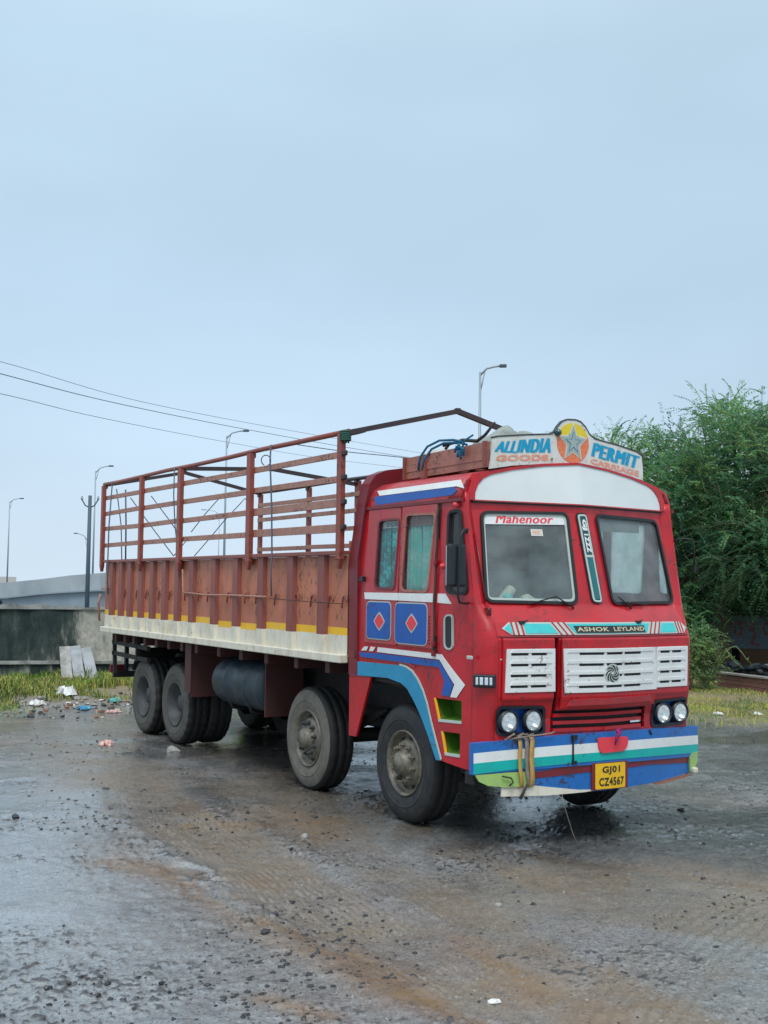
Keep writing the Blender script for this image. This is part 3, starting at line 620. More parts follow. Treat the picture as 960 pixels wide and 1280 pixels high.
# wipers
for x in (.36, -.30):
    mb = MB(); a = Vector(mF(x+.05, 1.915, .02)); b = Vector(mF(x-.10, 2.01, .035)); mb.tube([Vector(mF(x+.05, 1.915, -.01)), a, b], .007, 6)
    mb.tube([Vector(mF(x+.0, 1.965, .04)), Vector(mF(x+.26, 1.945 if x > 0 else 1.94, .03))] if x > 0 else [Vector(mF(x-.36, 1.945, .03)), b], .006, 6)
    mb.build('wiper', M['black'], truck)
mb = MB()
for x in (-.79, .41): mb.box(mF(x, 1.80, .012), (.05, .03, .02)); mb.tube([mF(x-.02, 1.80, .02), mF(x+.06, 1.815, .02)], .006, 6)
mb.build('washer_nozzle', M['blackpl'], truck)
# mirrors
def mirror(sg):
    if sg > 0:
        mb = MB(); mb.tube([(1.12, .27, 2.52), (1.20, .13, 2.545), (1.25, .10, 2.535), (1.275, .10, 2.48), (1.28, .10, 2.30)], .008, 8); mb.box((1.28, .10, 2.27), (.03, .03, .07)); mb.build('mirror_arm', M['black'], truck); return
    k = 1
    mb = MB(); mb.tube([(sg*1.12, .27, 2.52), (sg*1.20, .13, 2.545), (sg*1.26, .10, 2.535), (sg*1.295, .10, 2.48), (sg*1.31, .10, 2.0), (sg*1.285, .11, 1.955), (sg*1.20, .14, 1.945), (sg*1.12, .22, 1.96)], .010, 8)
    o = mb.build('mirror_arm', M['black'], truck)
    h = MB().box((sg*1.300, .145, 2.25), (.172*k, .055, .345*(1 if k == 1 else .8))).build('mirror_housing', M['blackpl'], o, bevel=.022)
    MB().box((sg*1.300, .176, 2.25), (.15*k, .006, .32*(1 if k == 1 else .8))).build('mirror_glass', M['mirror'], o)
    mb = MB(); mb.box((sg*1.13, .25, 2.525), (.05, .06, .02)); mb.box((sg*1.13, .22, 1.95), (.05, .06, .03)); mb.build('bracket', M['black'], o)
mirror(-1); mirror(1)
mb = MB(); mb.box((-1.045, .06, 1.885), (.05, .04, .06)); mb.tube([(-1.06, .04, 1.93), (-1.075, .0, 1.90), (-1.05, .02, 1.85)], .010, 6); mb.build('side_catch', M['darkred'], truck, bevel=.006)
mb = MB(); mb.tube([mF(-1.045, 1.96, .03), mF(-1.05, 2.2, .03), mF(-1.062, 2.52, .03)], .008, 6); mb.build('grab_rail', M['darkred'], truck)

# ---- bumper
def By(x): return -.215+.215*(min(abs(x), 1.3)/1.215)**1.7
def Bt(x): return .897-.050*(max(0, -x)/1.2)**2-.030*(max(0, x)/1.2)**2
def mBu(x, v, o):   # v: height measured from the top line
    xx = max(-1.215, min(1.215, x)); ex = abs(x)-1.215
    y = By(xx)-o
    return (xx, y, Bt(xx)+v)
BX = [i*.1 for i in range(-12, 13)]
def bp_(name, pts, m, off, th, par): return patch(name, pts, mBu, m, par, off=off, th=th, cu=BX)
bmp = bp_('bumper', [(-1.215, -.245), (1.07, -.262), (1.215, -.245), (1.215, 0), (-1.215, 0)], M['bblue'], -.06, .06, truck)
mb = MB()   # returns at the ends and top ledge
for s in (-1, 1):
    mb.add([(s*1.215, 0, Bt(s*1.2)), (s*1.212, .03, Bt(s*1.2)-.005), (s*1.212, .03, Bt(s*1.2)-.235), (s*1.215, 0, Bt(s*1.2)-.245), (s*1.19, .04, Bt(s*1.2)), (s*1.18, .045, Bt(s*1.2)-.005), (s*1.18, .045, Bt(s*1.2)-.235), (s*1.19, .04, Bt(s*1.2)-.245)], [(0, 1, 2, 3), (4, 7, 6, 5), (0, 4, 5, 1), (2, 6, 7, 3), (1, 5, 6, 2)])
mb.build('bumper_end', M['bblue'], bmp)
V = []
for x in BX: V += [(x, By(x)+.0, Bt(x)-.002), (x, Fy(min(abs(x), 1.0), .88)+.04, Bt(x)-.002)]
V += [(p[0], p[1], p[2]-.006) for p in V]; n = len(BX); F = []
for i in range(n-1): F += [(2*i, 2*i+2, 2*i+3, 2*i+1), (2*n+2*i, 2*n+2*i+1, 2*n+2*i+3, 2*n+2*i+2)]
MB().add(V, F).build('bumper_top', M['bblue'], bmp, recalc=False)
bp_('bumper_stripe', [(-1.215, -.155), (1.215, -.157), (1.215, -.080), (-1.215, -.076)], M['white'], .001, .003, bmp)
bp_('bumper_stripe', [(-1.215, -.240), (-.85, -.232), (0, -.222), (1.09, -.232), (1.215, -.225), (1.215, -.157), (-1.215, -.155)], M['teal'], .001, .003, bmp)
# lower apron
def mAp(x, z, o): return (x, By(x)+.015-o, z)
ap = patch('apron', [(-1.0, .50), (-.72, .440), (-.12, .425), (.5, .437), (1.07, .470), (1.15, .52), (1.14, .64), (0, .68), (-1.0, .61)], mAp, M['bblue'], truck, off=-.03, th=.03, cu=BX)
patch('apron_strip', [(-.735, .555), (-.115, .590), (.50, .595), (1.07, .560), (1.06, .628), (.4, .670), (-.2, .668), (-.74, .600)], mAp, M['darkred'], ap, off=.001, th=.004, cu=BX)
patch('apron_white', [(-.985, .425), (-.60, .418), (-.24, .426), (-.08, .438), (-.30, .447), (-.70, .500), (-.98, .500)], mAp, M['bedwhite'], ap, off=.0, th=.008, cu=BX)
lg = patch('bumper_corner', [(-1.20, .600), (-1.17, .548), (-1.10, .515), (-.95, .497), (-.80, .500), (-.775, .53), (-.775, .615), (-.95, .612)], mAp, M['lime'], ap, off=.002, th=.02, cu=BX)
mb = MB(); mb.tube([(-1.0, By(1.0)-.03, .59), (-.93, By(.93)-.035, .575), (-.91, By(.9)-.03, .54), (-.95, By(.9)-.03, .515)], .007, 6); mb.build('crack', M['rope_dark'], lg)
patch('bumper_corner', [(1.08, .48), (1.15, .50), (1.205, .57), (1.205, .645), (1.10, .64), (1.07, .60)], mAp, M['lime'], ap, off=.002, th=.02, cu=BX)
patch('bottom_rail', [(.55, .43), (1.05, .455), (1.13, .49), (1.10, .475), (1.05, .438), (.6, .415)], mAp, M['rack'], ap, off=-.02, th=.03, cu=BX)
MB().box((1.13, By(1.13)-.02, .49), (.05, .05, .05)).build('broken_tip', M['bedwhite'], ap, bevel=.012)
# underside behind the crumpled left corner
mb = MB(); mb.box((-1.05, .10, .56), (.28, .12, .10)); mb.build('bumper_bracket', M['grime'], truck, bevel=.01)
# number plate and towing badge
pb = patch('plate_holder', rect(-.185, .435, .205, .655), mAp, M['darkred'], truck, off=.004, th=.012, cu=(-.1, 0, .1))
pl = patch('number_plate', rect(-.153, .442, .168, .648, .012), mAp, M['plate'], pb, off=.018, th=.006, cu=(-.1, 0, .1))
lettering('lettering', 'GJ01', [(-.085, .556), (.105, .556), (.105, .625), (-.085, .625)], mAp, M['black_letter'], pl, off=.0265, bold=.03, spacing=1.1)
lettering('lettering', 'CZ4567', [(-.118, .465), (.150, .465), (.150, .534), (-.118, .534)], mAp, M['black_letter'], pl, off=.0265, bold=.03, spacing=1.1)
tb = rnd([(-.135, .862), (.195, .856), (.190, .785), (.150, .740), (-.105, .735), (-.130, .785)], .03)
patch('towing_cover', tb, mAp, M['redlet'], truck, off=.022, th=.012, cu=(-.1, 0, .1))
mb = MB(); mb.tube([(.03, -.26, .925), (.05, -.275, .90), (.03, -.27, .86), (.015, -.262, .80)], [.008, .018, .014, .006], 7); mb.tube([(.03, -.26, .90), (.06, -.27, .93), (.075, -.26, .90), (.05, -.27, .87)], .010, 6)
tag(mb.build('ribbon', M['ribbon']), 'magenta ribbon knotted over the red cover in the middle of the front bumper', 'ribbon')
mb = MB(); mb.tube([(-.37, By(.37)-.008, z) for z in (.885, .85, .75, .68)], .008, 6); mb.box((-.36, By(.37)-.008, .875), (.05, .03, .03)); mb.box((-.36, By(.37)-.008, .672), (.04, .03, .025)); mb.build('bumper_clip', M['black'], bmp)
mb = MB(); mb.tube([(.48, By(.48)-.006, .885), (.50, By(.5)-.006, .85)], .008, 6); mb.build('bumper_hook', M['black'], bmp)
# strap round the bumper
st = thing('bumper_strap', 'frayed ochre webbing strap tied round the left part of the striped front bumper', 'strap')
for x0, m_, wd, dx in ((-.86, 'strap', .035, .03), (-.80, 'strapgrey', .040, .03), (-.745, 'strap', .042, -.005)):
    mb = MB(); V = []; pr = [(.08, .885), (.0, .885), (-.018, .862), (-.024, .80), (-.026, .72), (-.026, .64), (-.028, .57), (-.026, .52), (.0, .49), (.06, .48)]
    for i, (dy, z) in enumerate(pr):
        x = x0+dx*i/9+.006*math.sin(i*1.3+x0*9); y = By(x)+dy-.004*abs(math.sin(i+x0*30))
        V += [(x-wd/2, y, z), (x+wd/2, y, z)]
    V2 = [(a, b+.006, c) for a, b, c in V]; n = len(V)
    F = [(2*i, 2*i+2, 2*i+3, 2*i+1) for i in range(len(pr)-1)]+[(n+2*i, n+2*i+1, n+2*i+3, n+2*i+2) for i in range(len(pr)-1)]+[(2*i, n+2*i, n+2*i+2, 2*i+2) for i in range(len(pr)-1)]+[(2*i+1, 2*i+3, n+2*i+3, n+2*i+1) for i in range(len(pr)-1)]
    mb.add(V+V2, F, 0, True); mb.build('webbing', M[m_], st, recalc=True)
mb = MB()
for k in range(7): 
    a = random.random()*6.3; p = Vector((-.83+.02*k-.06, By(.8)+.01, .895)); mb.tube([p, p+Vector((.05*math.cos(a), -.03, .02*math.sin(a)+.01)), p+Vector((.09*math.cos(a+.6), -.01, -.01))], .008, 5)
mb.build('knot', M['strapgrey'], st)
mb = MB(); mb.tube([(-.80, By(.8)-.02, .49), (-.82, By(.8)-.015, .45), (-.845, By(.8)-.01, .405)], .012, 6); mb.build('loose_end', M['rope_dark'], st)
mb = MB(); mb.tube([(-.98, By(.98)-.02, .875), (-.90, By(.9)-.035, .885), (-.6, By(.6)-.035, .915), (-.56, By(.56)-.03, .925)], .007, 6); mb.build('cord', M['strapgrey'], st)
mb = MB(); mb.tube([(-.47, -.18, .42), (-.45, -.2, .30), (-.43, -.27, .12), (-.40, -.3, .03)], .0022, 5)
tag(mb.build('hanging_string', M['strapgrey']), 'thin pale string dangling from under the striped front bumper to the ground', 'string')
# toys on the dashboard
mb = MB(); mb.tube([(-.80, .215, 1.95), (-.74, .21, 2.02), (-.69, .21, 2.075)], [.045, .048, .042], 10)
for q in (0,): pass
o = mb.build('soft_toy', M['cream'], bevel=.01); tag(o, 'cream cloth roll with a teal patch propped upright behind the left windscreen pane', 'soft toy')
mb = MB(); mb.tube([(-.775, .185, 1.975), (-.745, .18, 2.01)], [.045, .046], 10); p_ = mb.build('teal_patch', M['aqua'], o)
mb = MB(); mb.tube([(-.60, .20, 1.97), (-.545, .20, 1.985), (-.46, .20, 1.955)], [.038, .045, .030], 10)
tag(mb.build('soft_toy', M['cream']), 'cream cloth bundle lying flat on the dashboard behind the left windscreen pane', 'soft toy')

# ---- sign board over the cab
SY = .27
def mG(x, z, o): return (x, SY-o, z)
top = [(-.885, 3.065), (-.852, 3.325), (-.80, 3.338), (-.50, 3.375), (-.25, 3.400), (-.20, 3.425), (-.165, 3.475), (-.12, 3.520), (-.06, 3.543), (.03, 3.547), (.09, 3.533), (.145, 3.490), (.185, 3.435), (.25, 3.395), (.5, 3.360), (.74, 3.315), (.80, 3.285), (.815, 3.18), (.815, 3.065)]
bot = [(.66, 3.09), (.35, 3.135), (0, 3.162), (-.35, 3.140), (-.66, 3.105)]
sb = patch('sign_board', top+bot, mG, M['signwhite'], truck, off=-.02, th=.02)
ed = [(a[0]*1.012, a[1]+.012) for a in top[1:-1]]
patch('sign_edge', top[1:-1]+ed[::-1], mG, M['rimd'], sb, off=-.03, th=.034)
def ell(cx, cz, a, b, n=32, t0=0, t1=2*math.pi): return [(cx+a*math.cos(t0+(t1-t0)*i/n), cz+b*math.sin(t0+(t1-t0)*i/n)) for i in range(n+(0 if t1-t0 > 6.28 else 1))]
ecx, ecz, ea, eb = .0, 3.345, .178, .175
patch('oval_lower', ell(ecx, ecz, ea, eb, 22, math.pi-.35, 2*math.pi+.35), mG, M['orange'], sb, off=.001, th=.002)
patch('oval_upper', ell(ecx, ecz, ea, eb, 16, .35, math.pi-.35), mG, M['signyel'], sb, off=.001, th=.002)
def starp(R0, r0, k=5, ph=math.pi/2): return [(ecx+(R0 if i % 2 == 0 else r0)*math.cos(ph+i*math.pi/k)*.93, ecz-.0+(R0 if i % 2 == 0 else r0)*math.sin(ph+i*math.pi/k)) for i in range(2*k)]
patch('star_outline', starp(.178, .085), mG, M['signwhite'], sb, off=.0035, th=.002)
patch('star', starp(.155, .070), mG, M['star'], sb, off=.006, th=.002)
patch('star_inner', starp(.10, .04), mG, M['lblue'], sb, off=.0085, th=.0015); patch('star_inner', starp(.085, .032), mG, M['star'], sb, off=.0105, th=.0015)
MB().lathe([(-.045, .0), (-.035, .022), (-.01, .032), (.0, .034)], 18, 'y').build('sign_lamp', M['tealdark'], sb, (-.175, SY-.002, 3.425), recalc=False)
mb = MB(); mb.tube([(-.24, SY-.01, 3.18), (-.235, SY-.012, 3.20)], .008, 6); mb.build('screw', M['green'], sb)
def arcw(u, v, p): return p
# brush lettering
lettering('lettering', 'ALL', [(-.835, 3.212), (-.625, 3.215), (-.600, 3.322), (-.800, 3.300)], mG, M['cyanlet'], sb, off=.003, fat=.045, shear=.10, spacing=1.12)
lettering('lettering', 'INDIA', [(-.605, 3.222), (-.255, 3.245), (-.240, 3.372), (-.580, 3.330)], mG, M['cyanlet'], sb, off=.003, fat=.030, shear=.10, spacing=1.15)
lettering('lettering', 'PERMIT', [(.215, 3.246), (.740, 3.170), (.765, 3.280), (.235, 3.366)], mG, M['cyanlet'], sb, off=.003, fat=.022, shear=.10, spacing=1.15)
lettering('lettering', 'GOODS', [(-.825, 3.130), (-.275, 3.172), (-.270, 3.228), (-.820, 3.185)], mG, M['pinklet'], sb, off=.003, bold=.05, spacing=1.05)
def cw(u, v, p): return np.array([p[0], p[1]-.014*(2*u-1)**2+.014])
lettering('lettering', 'CARRIAGE', [(.200, 3.180), (.765, 3.094), (.765, 3.146), (.200, 3.226)], mG, M['pinklet'], sb, off=.003, bold=.035, spacing=1.05)
# ---- roof rack
RK = .90
for sg in (-1, 1):
    for k, (z0, z1, dx) in enumerate(((3.072, 3.132, 0), (3.134, 3.196, .006), (3.199, 3.270, .0))):
        mb = MB(); x = sg*(RK-(.11 if sg > 0 else 0)+dx)
        mb.add([(x, .30, z0+.01), (x, 1.58, z0-.005), (x, 1.58, z1-.005), (x, .28, z1+.025 if k == 2 else z1+.012), (x-sg*.03, .30, z0+.01), (x-sg*.03, 1.58, z0-.005), (x-sg*.03, 1.58, z1-.005), (x-sg*.03, .28, z1+.025 if k == 2 else z1+.012)], [(0, 1, 2, 3), (7, 6, 5, 4), (0, 4, 5, 1), (3, 2, 6, 7), (1, 5, 6, 2), (0, 3, 7, 4)])
        mb.build('rack_board', M['rack'], truck)
    rk = RK-(.11 if sg > 0 else 0)
    for c_, d_ in (((sg*(rk+.012), 1.25, 3.13), (.03, .07, .16)), ((sg*(rk+.008), 1.585, 3.165), (.04, .03, .21)), ((sg*(rk+.008), .31, 3.2), (.035, .03, .20))): MB().box(c_, d_).build('rack_cleat', M['bedrib'], truck)
MB().box((-.05, 1.58, 3.18), (1.68, .03, .16)).build('rack_board', M['rack'], truck)
for y in (.5, .85, 1.2, 1.5): MB().box((-.05, y, 3.225), (1.66, .05, .02)).build('rack_slat', M['rack'], truck)

# ---- cargo body
BYN, BYF, BZ0, BZ1 = 2.10, 9.60, 1.35, 2.39
RIBS = [2.56, 3.25, 3.98, 4.66, 5.31, 6.02, 6.52, 6.99, 7.46, 7.92, 8.39, 8.78, 9.20]
def nz2(y, z, s): return math.sin(y*7.1+s)*math.sin(z*6.3+s*2.1)*.5+math.sin(y*15.7+s*3)*math.sin(z*11.9+s)*.3
def body_side(sg):
    edges = [BYN-.02]+RIBS+[BYF]
    for i in range(len(edges)-1):
        a, b = edges[i]+(.0 if i == 0 else .085), edges[i+1]-(.085 if i < len(RIBS) else 0)
        zs = [1.42, 1.50, 1.605+(.0 if i % 3 else .012)]; yl = 1.605 if i not in (3, 4) else 1.575
        zs = [1.42, 1.5, yl, yl+.072]+[yl+.072+(2.365-yl-.072)*k/7 for k in range(1, 8)]
        V = []; F = []; mi = []
        ny = 7
        for j, z in enumerate(zs):
            for k in range(ny+1):
                y = a+(b-a)*k/ny; e = min(k, ny-k)/2; e = min(1, e); ez = min(1, (2.365-z)/.2); V.append((sg*(1.222+.010*nz2(y, z, i)*e*max(0, ez)), y, z))
        for j in range(len(zs)-1):
            for k in range(ny): F.append((j*(ny+1)+k, j*(ny+1)+k+1, (j+1)*(ny+1)+k+1, (j+1)*(ny+1)+k)); mi.append(1 if j < 2 else (2 if j == 2 else 0))
        mb = MB()
        for f, m_ in zip(F, mi): mb.f.append(f); mb.m.append(m_); mb.sm.append(True)
        mb.v = V; n = len(V); mb.v = V+[(p[0]-sg*.02, p[1], p[2]) for p in V]
        for f, m_ in zip(F, mi): mb.f.append(tuple(n+q for q in f[::-1])); mb.m.append(0); mb.sm.append(False)
        mb.build('side_panel', [M['bed'], M['bedwhite'], M['yellow']], truck, recalc=False)
        # the panels face outward
        if sg < 0: truck.children[-1].data.flip_normals() if False else None
    for y in RIBS:
        mb = MB(); h = .085
        for z0, z1, mi_ in ((1.42, 1.60, 1), (1.60, 2.368, 0)):
            x0, x1 = sg*1.215, sg*1.268
            mb.add([(x0, y-h, z0), (x1, y-h+.018, z0), (x1, y+h-.018, z0), (x0, y+h, z0), (x0, y-h, z1), (x1, y-h+.018, z1), (x1, y+h-.018, z1), (x0, y+h, z1)], [(0, 1, 5, 4), (1, 2, 6, 5), (2, 3, 7, 6), (4, 5, 6, 7), (0, 3, 2, 1)], mi_)
        mb.build('side_rib', [M['bedrib'], M['bedwhite']], truck)
    o = MB().box((sg*1.245, (BYN+BYF)/2, 1.385), (.09, BYF-BYN, .078)).build('bottom_rail', M['bedwhite'], truck, bevel=.008)
    MB().box((sg*1.24, (BYN+BYF)/2, 2.388), (.10, BYF-BYN, .04)).build('top_rail', M['bedrib'], truck, bevel=.006)
    posts = [2.14, 4.25, 6.40, 7.88, 9.60]
    for i, y in enumerate(posts):
        mb = MB(); wd = .085 if i not in (1, 2) else .105
        x = sg*1.285
        mb.box((x, y, 2.92), (.055, wd, 1.20)); mb.add([(x-.027, y-wd/2, 2.32), (x+.027, y-wd/2, 2.32), (x+.027, y+wd/2, 2.32), (x-.027, y+wd/2, 2.32), (x-.02, y-wd/5, 2.235), (x+.02, y-wd/5, 2.235), (x+.02, y+wd/5, 2.235), (x-.02, y+wd/5, 2.235)], [(0, 1, 5, 4), (1, 2, 6, 5), (2, 3, 7, 6), (3, 0, 4, 7), (4, 5, 6, 7)])
        po = mb.build('post', M['post'], truck, bevel=.006)
        MB().box((sg*1.27, y, 3.50), (.07, .07, .05)).build('post_cap', M['darkbar'], po, bevel=.006)
        if i == 1: MB().box((x+sg*-.035, y+.09, 2.79), (.03, .05, 1.0)).build('stiffener', M['bedrib'], po)
    zs = [3.335, 3.105, 2.87, 2.63]
    for i in range(4):
        a, b = posts[i], posts[i+1]
        for k, z in enumerate(zs):
            zz = z; h = .062 if not (i == 0 and k > 1) else .082
            s_ = MB(); dz = random.uniform(-.006, .006)
            s_.bar((sg*1.243, a+.0, zz+dz), (sg*1.243, b, zz-dz), .022, h); o = s_.build('slat', M['slat'] , truck, bevel=.004)
    for z in zs:
        MB().box((sg*1.285, 2.075, z), (.05, .05, .05)).build('slat_bracket', M['darkbar'], truck, bevel=.01)
    mb = MB(); mb.tube([(sg*1.255, y, 3.545+.006*math.sin(y*2)) for y in (2.05, 3, 4, 5, 6, 7, 8, 9, 9.68)], .027, 8); mb.build('top_bar', M['post'] if sg < 0 else M['darkbar'], truck)
for sg in (-1, 1): body_side(sg)
for y, zt, zf in ((2.07, 3.845, 3.53), (6.42, 3.60, 3.47), (9.64, 3.80, 3.54)):
    mb = MB(); zn = 3.53
    mb.bar((-1.255, y, zn), (0.01, y, zt), .045, .05); mb.bar((-.01, y, zt), (1.255, y, zf), .045, .05); mb.box((0, y, zt), (.05, .047, .055)); mb.build('hoop', M['darkbar'], truck)
mb = MB(); mb.add([(-1.2, 9.56, 1.36), (1.2, 9.56, 1.36), (1.2, 9.56, 2.37), (-1.2, 9.56, 2.37), (-1.2, 9.60, 1.36), (1.2, 9.60, 1.36), (1.2, 9.60, 2.37), (-1.2, 9.60, 2.37)], [(0, 1, 2, 3), (7, 6, 5, 4), (0, 4, 5, 1), (3, 2, 6, 7), (1, 5, 6, 2), (0, 3, 7, 4)]); mb.build('tailgate', M['bed'], truck)
MB().box((0, 2.10, 1.95), (2.4, .03, 1.1)).build('headboard', M['bed'], truck)
MB().box((0, (BYN+BYF)/2, 1.40), (2.38, BYF-BYN-.1, .05)).build('load_floor', M['grime'], truck)
for y in RIBS:
    MB().box((0, y+.0, 1.285), (2.36, .09, .13)).build('cross_bearer', M['flap'], truck, bevel=.01)
for sg in (-1, 1):
    MB().box((sg*.42, 4.9, .98), (.08, 9.0, .26)).build('chassis_rail', M['grime'], truck)
    MB().box((sg*.42, 5.9, 1.17), (.10, 7.2, .12)).build('sub_frame', M['grime'], truck)
# tie hooks and rod
mb = MB()
for y in [2.12, 2.40, 2.78, 3.14, 3.62, 4.1, 4.4, 4.9, 5.5, 5.8, 6.25, 6.8, 7.2, 7.7, 8.1, 8.6]:
    x = -1.275 if min(abs(y-r) for r in RIBS) < .09 else -1.235
    a = [(x, y+.045*math.cos(t), 1.935+.045*math.sin(t)) for t in (math.pi, 2.4, 1.57, .8, 0)]
    mb.tube([(x, y-.045, 1.92)]+a+[(x-.006, y+.045, 1.86)], .008, 5)
mb.build('tie_hooks', M['bedrib'], truck)['kind'] = 'stuff'
mb = MB(); mb.tube([(-1.285, 3.75, 1.945), (-1.285, 4.6, 1.95), (-1.285, 5.5, 1.945), (-1.285, 6.22, 1.965), (-1.285, 6.26, 2.25)], .012, 6); mb.build('tie_rod', M['slat'], truck)
mb = MB(); mb.tube([(-1.285, 3.7, 1.93), (-1.29, 2.9, 1.915), (-1.285, 2.1, 1.905)], .004, 5); mb.build('tie_wire', M['rope_dark'], truck)
mb = MB(); mb.box((-1.25, 9.45, 1.98), (.08, .25, .03)); mb.tube([(-1.29, 9.60, 1.9), (-1.31, 9.64, 1.75), (-1.29, 9.62, 1.5)], .018, 6); mb.build('tail_latch', M['slat'], truck)
# mud plates, tank, underframe
MB().box((-.86, 6.20, 1.0), (.60, .02, .66)).build('mud_plate', M['flap'], truck)
MB().box((-1.17, 6.28, 1.02), (.015, .2, .60)).build('mud_plate', M['flap'], truck)
MB().box((.86, 6.20, 1.0), (.60, .02, .66)).build('mud_plate', M['flap'], truck)  # unseen far-side plate, added to block light below the body
MB().box((-.88, 4.13, .98), (.46, .02, .70)).build('mud_plate', M['flap'], truck)
MB().box((.88, 4.13, .98), (.46, .02, .70)).build('mud_plate', M['flap'], truck)  # another unseen far-side plate added as a light block
mb = MB(); pr = [(4.2, 0), (4.21, .22), (4.25, .265), (4.28, .272)]
for y in (4.6, 5.15): pr += [(y-.035, .272), (y-.03, .284), (y+.0, .288), (y+.03, .284), (y+.035, .272)]
pr += [(5.50, .272), (5.56, .25), (5.60, .16), (5.61, 0)]
mb.lathe(pr, 36, 'y', (-.90, 0, .93)); mb.build('air_tank', M['tank'], truck, recalc=False)
mb = MB()
for y in (4.6, 5.15): mb.tube([(-1.12, y, .80), (-1.05, y, .64), (-.9, y, .62)], .02, 6)
mb.build('tank_strap', M['grime'], truck)
mb = MB(); mb.box((-.3, 4.9, .72), (.5, 1.0, .22)); mb.box((.1, 3.2, .75), (.5, 2.6, .4)); mb.box((.75, 5.0, .85), (.5, 1.2, .5)); mb.build('gearbox', M['grime'], truck, bevel=.04)
MB().box((.86, 4.95, .93), (.5, 1.2, .62)).build('far_side_blocker', M['grime'], truck, bevel=.05)  # unseen far-side box added to darken the underbody by blocking light
MB().box((.0, 2.2, .95), (.8, 1.4, .5)).build('engine', M['grime'], truck, bevel=.05)
MB().box((0, 7.5, .95), (.75, 2.2, .3)).build('suspension_bogie', M['grime'], truck, bevel=.03)
mb = MB(); mb.tube([(0, 3.0, .72), (0, 6.9, .6)], .06, 10); mb.build('drive_shaft', M['grime'], truck)
mb = MB(); mb.box((0, 1.15, 1.2), (2.1, 1.5, .06)); mb.box((-.98, 1.4, 1.23), (.35, 1.25, .04)); mb.build('wheel_house', M['grime'], truck)
MB().box((0, .30, .95), (1.8, .3, .5)).build('radiator', M['grime'], truck)
for y in (1.254, 3.137, 6.94, 8.165):
    mb = MB(); mb.tube([(-.95, y, .52), (.95, y, .52)], .075, 10)
    if y > 6: mb.lathe([(-.22, 0), (-.2, .12), (-.1, .22), (.1, .22), (.2, .12), (.22, 0)], 20, 'x', (0, y, .56))
    mb.build('axle', M['grime'], truck)
    for sg in (-1, 1):
        mb = MB()
        for k in range(4): mb.tube([(sg*.5, y-.62+.08*k, .84-.035*k), (sg*.5, y, .66-.035*k+.03), (sg*.5, y+.62-.08*k, .84-.035*k)], .022, 6)
        mb.build('leaf_spring', M['grime'], truck)
# tail frame and rear ladder bars
mb = MB()
for z in (1.20, 1.04): mb.bar((-1.12, 9.45, z), (-1.12, 7.9, z-.02), .05, .055)
mb.bar((-1.12, 9.42, 1.32), (-1.12, 9.35, .75), .05, .05); mb.bar((-1.12, 8.35, 1.32), (-1.12, 8.35, .98), .05, .06); mb.bar((-1.1, 9.5, .72), (1.1, 9.5, .72), .06, .09); mb.bar((-.9, 9.5, 1.3), (-.9, 9.5, .7), .07, .05); mb.bar((.9, 9.5, 1.3), (.9, 9.5, .7), .07, .05)
mb.build('tail_frame', M['grime'], truck)
mb = MB(); mb.box((-1.0, 9.56, .80), (.26, .05, .12)); mb.build('tail_lamp', M['darkred'], truck, bevel=.01)
for sg in (-1, 1):
    mb = MB(); pts = [(8.165+.62*math.cos(a), .52+.66*math.sin(a)) for a in [R_(30+12*i) for i in range(8)]]
    V = [(sg*x, y, z) for y, z in pts for x in (.5, 1.08)]
    mb.add(V+[(a, b, c-.015) for a, b, c in V], [(2*i, 2*i+1, 2*i+3, 2*i+2) for i in range(7)]+[(16+2*i, 16+2*i+2, 16+2*i+3, 16+2*i+1) for i in range(7)]); mb.build('mudguard', M['grime'], truck)
# ---- wheels
def tyre(mb_, w=.28, worn=True):
    N_ = 96; R0 = .52
    pr = [(.0-.012, .285), (-.006, .305), (.010, .36), (.014, .41), (.006, .455), (-.006, .485), (-.020, .505), (-.045, .519), (-.085, .52), (-.092, .508), (-.104, .508), (-.111, .521), (-w+.111, .521), (-w+.104, .508), (-w+.092, .508), (-w+.085, .52), (-w+.045, .519), (-w+.02, .505), (-w+.006, .485), (-w-.006, .455), (-w-.014, .41), (-w-.01, .36), (-w+.006, .305), (-w+.012, .285)]
    tr = {5, 6, 7, 8, 15, 16, 17, 18} if not worn else {8, 15}
    def rad(i, k, r): return r-(.016 if (i in tr and k % 4 == 0) else 0)
    mis = [0 if (i < 5 or i > 17) else 1 for i in range(len(pr)-1)]
    mb_.lathe([(-h, r) for h, r in pr], N_, 'x', rad=rad, mi=mis)
    # raised ring and lettering ring on the sidewall
    mb_.lathe([(-.0115, .375), (-.017, .380), (-.017, .385), (-.0115, .390)], 64, 'x', mi=0)
    return mb_
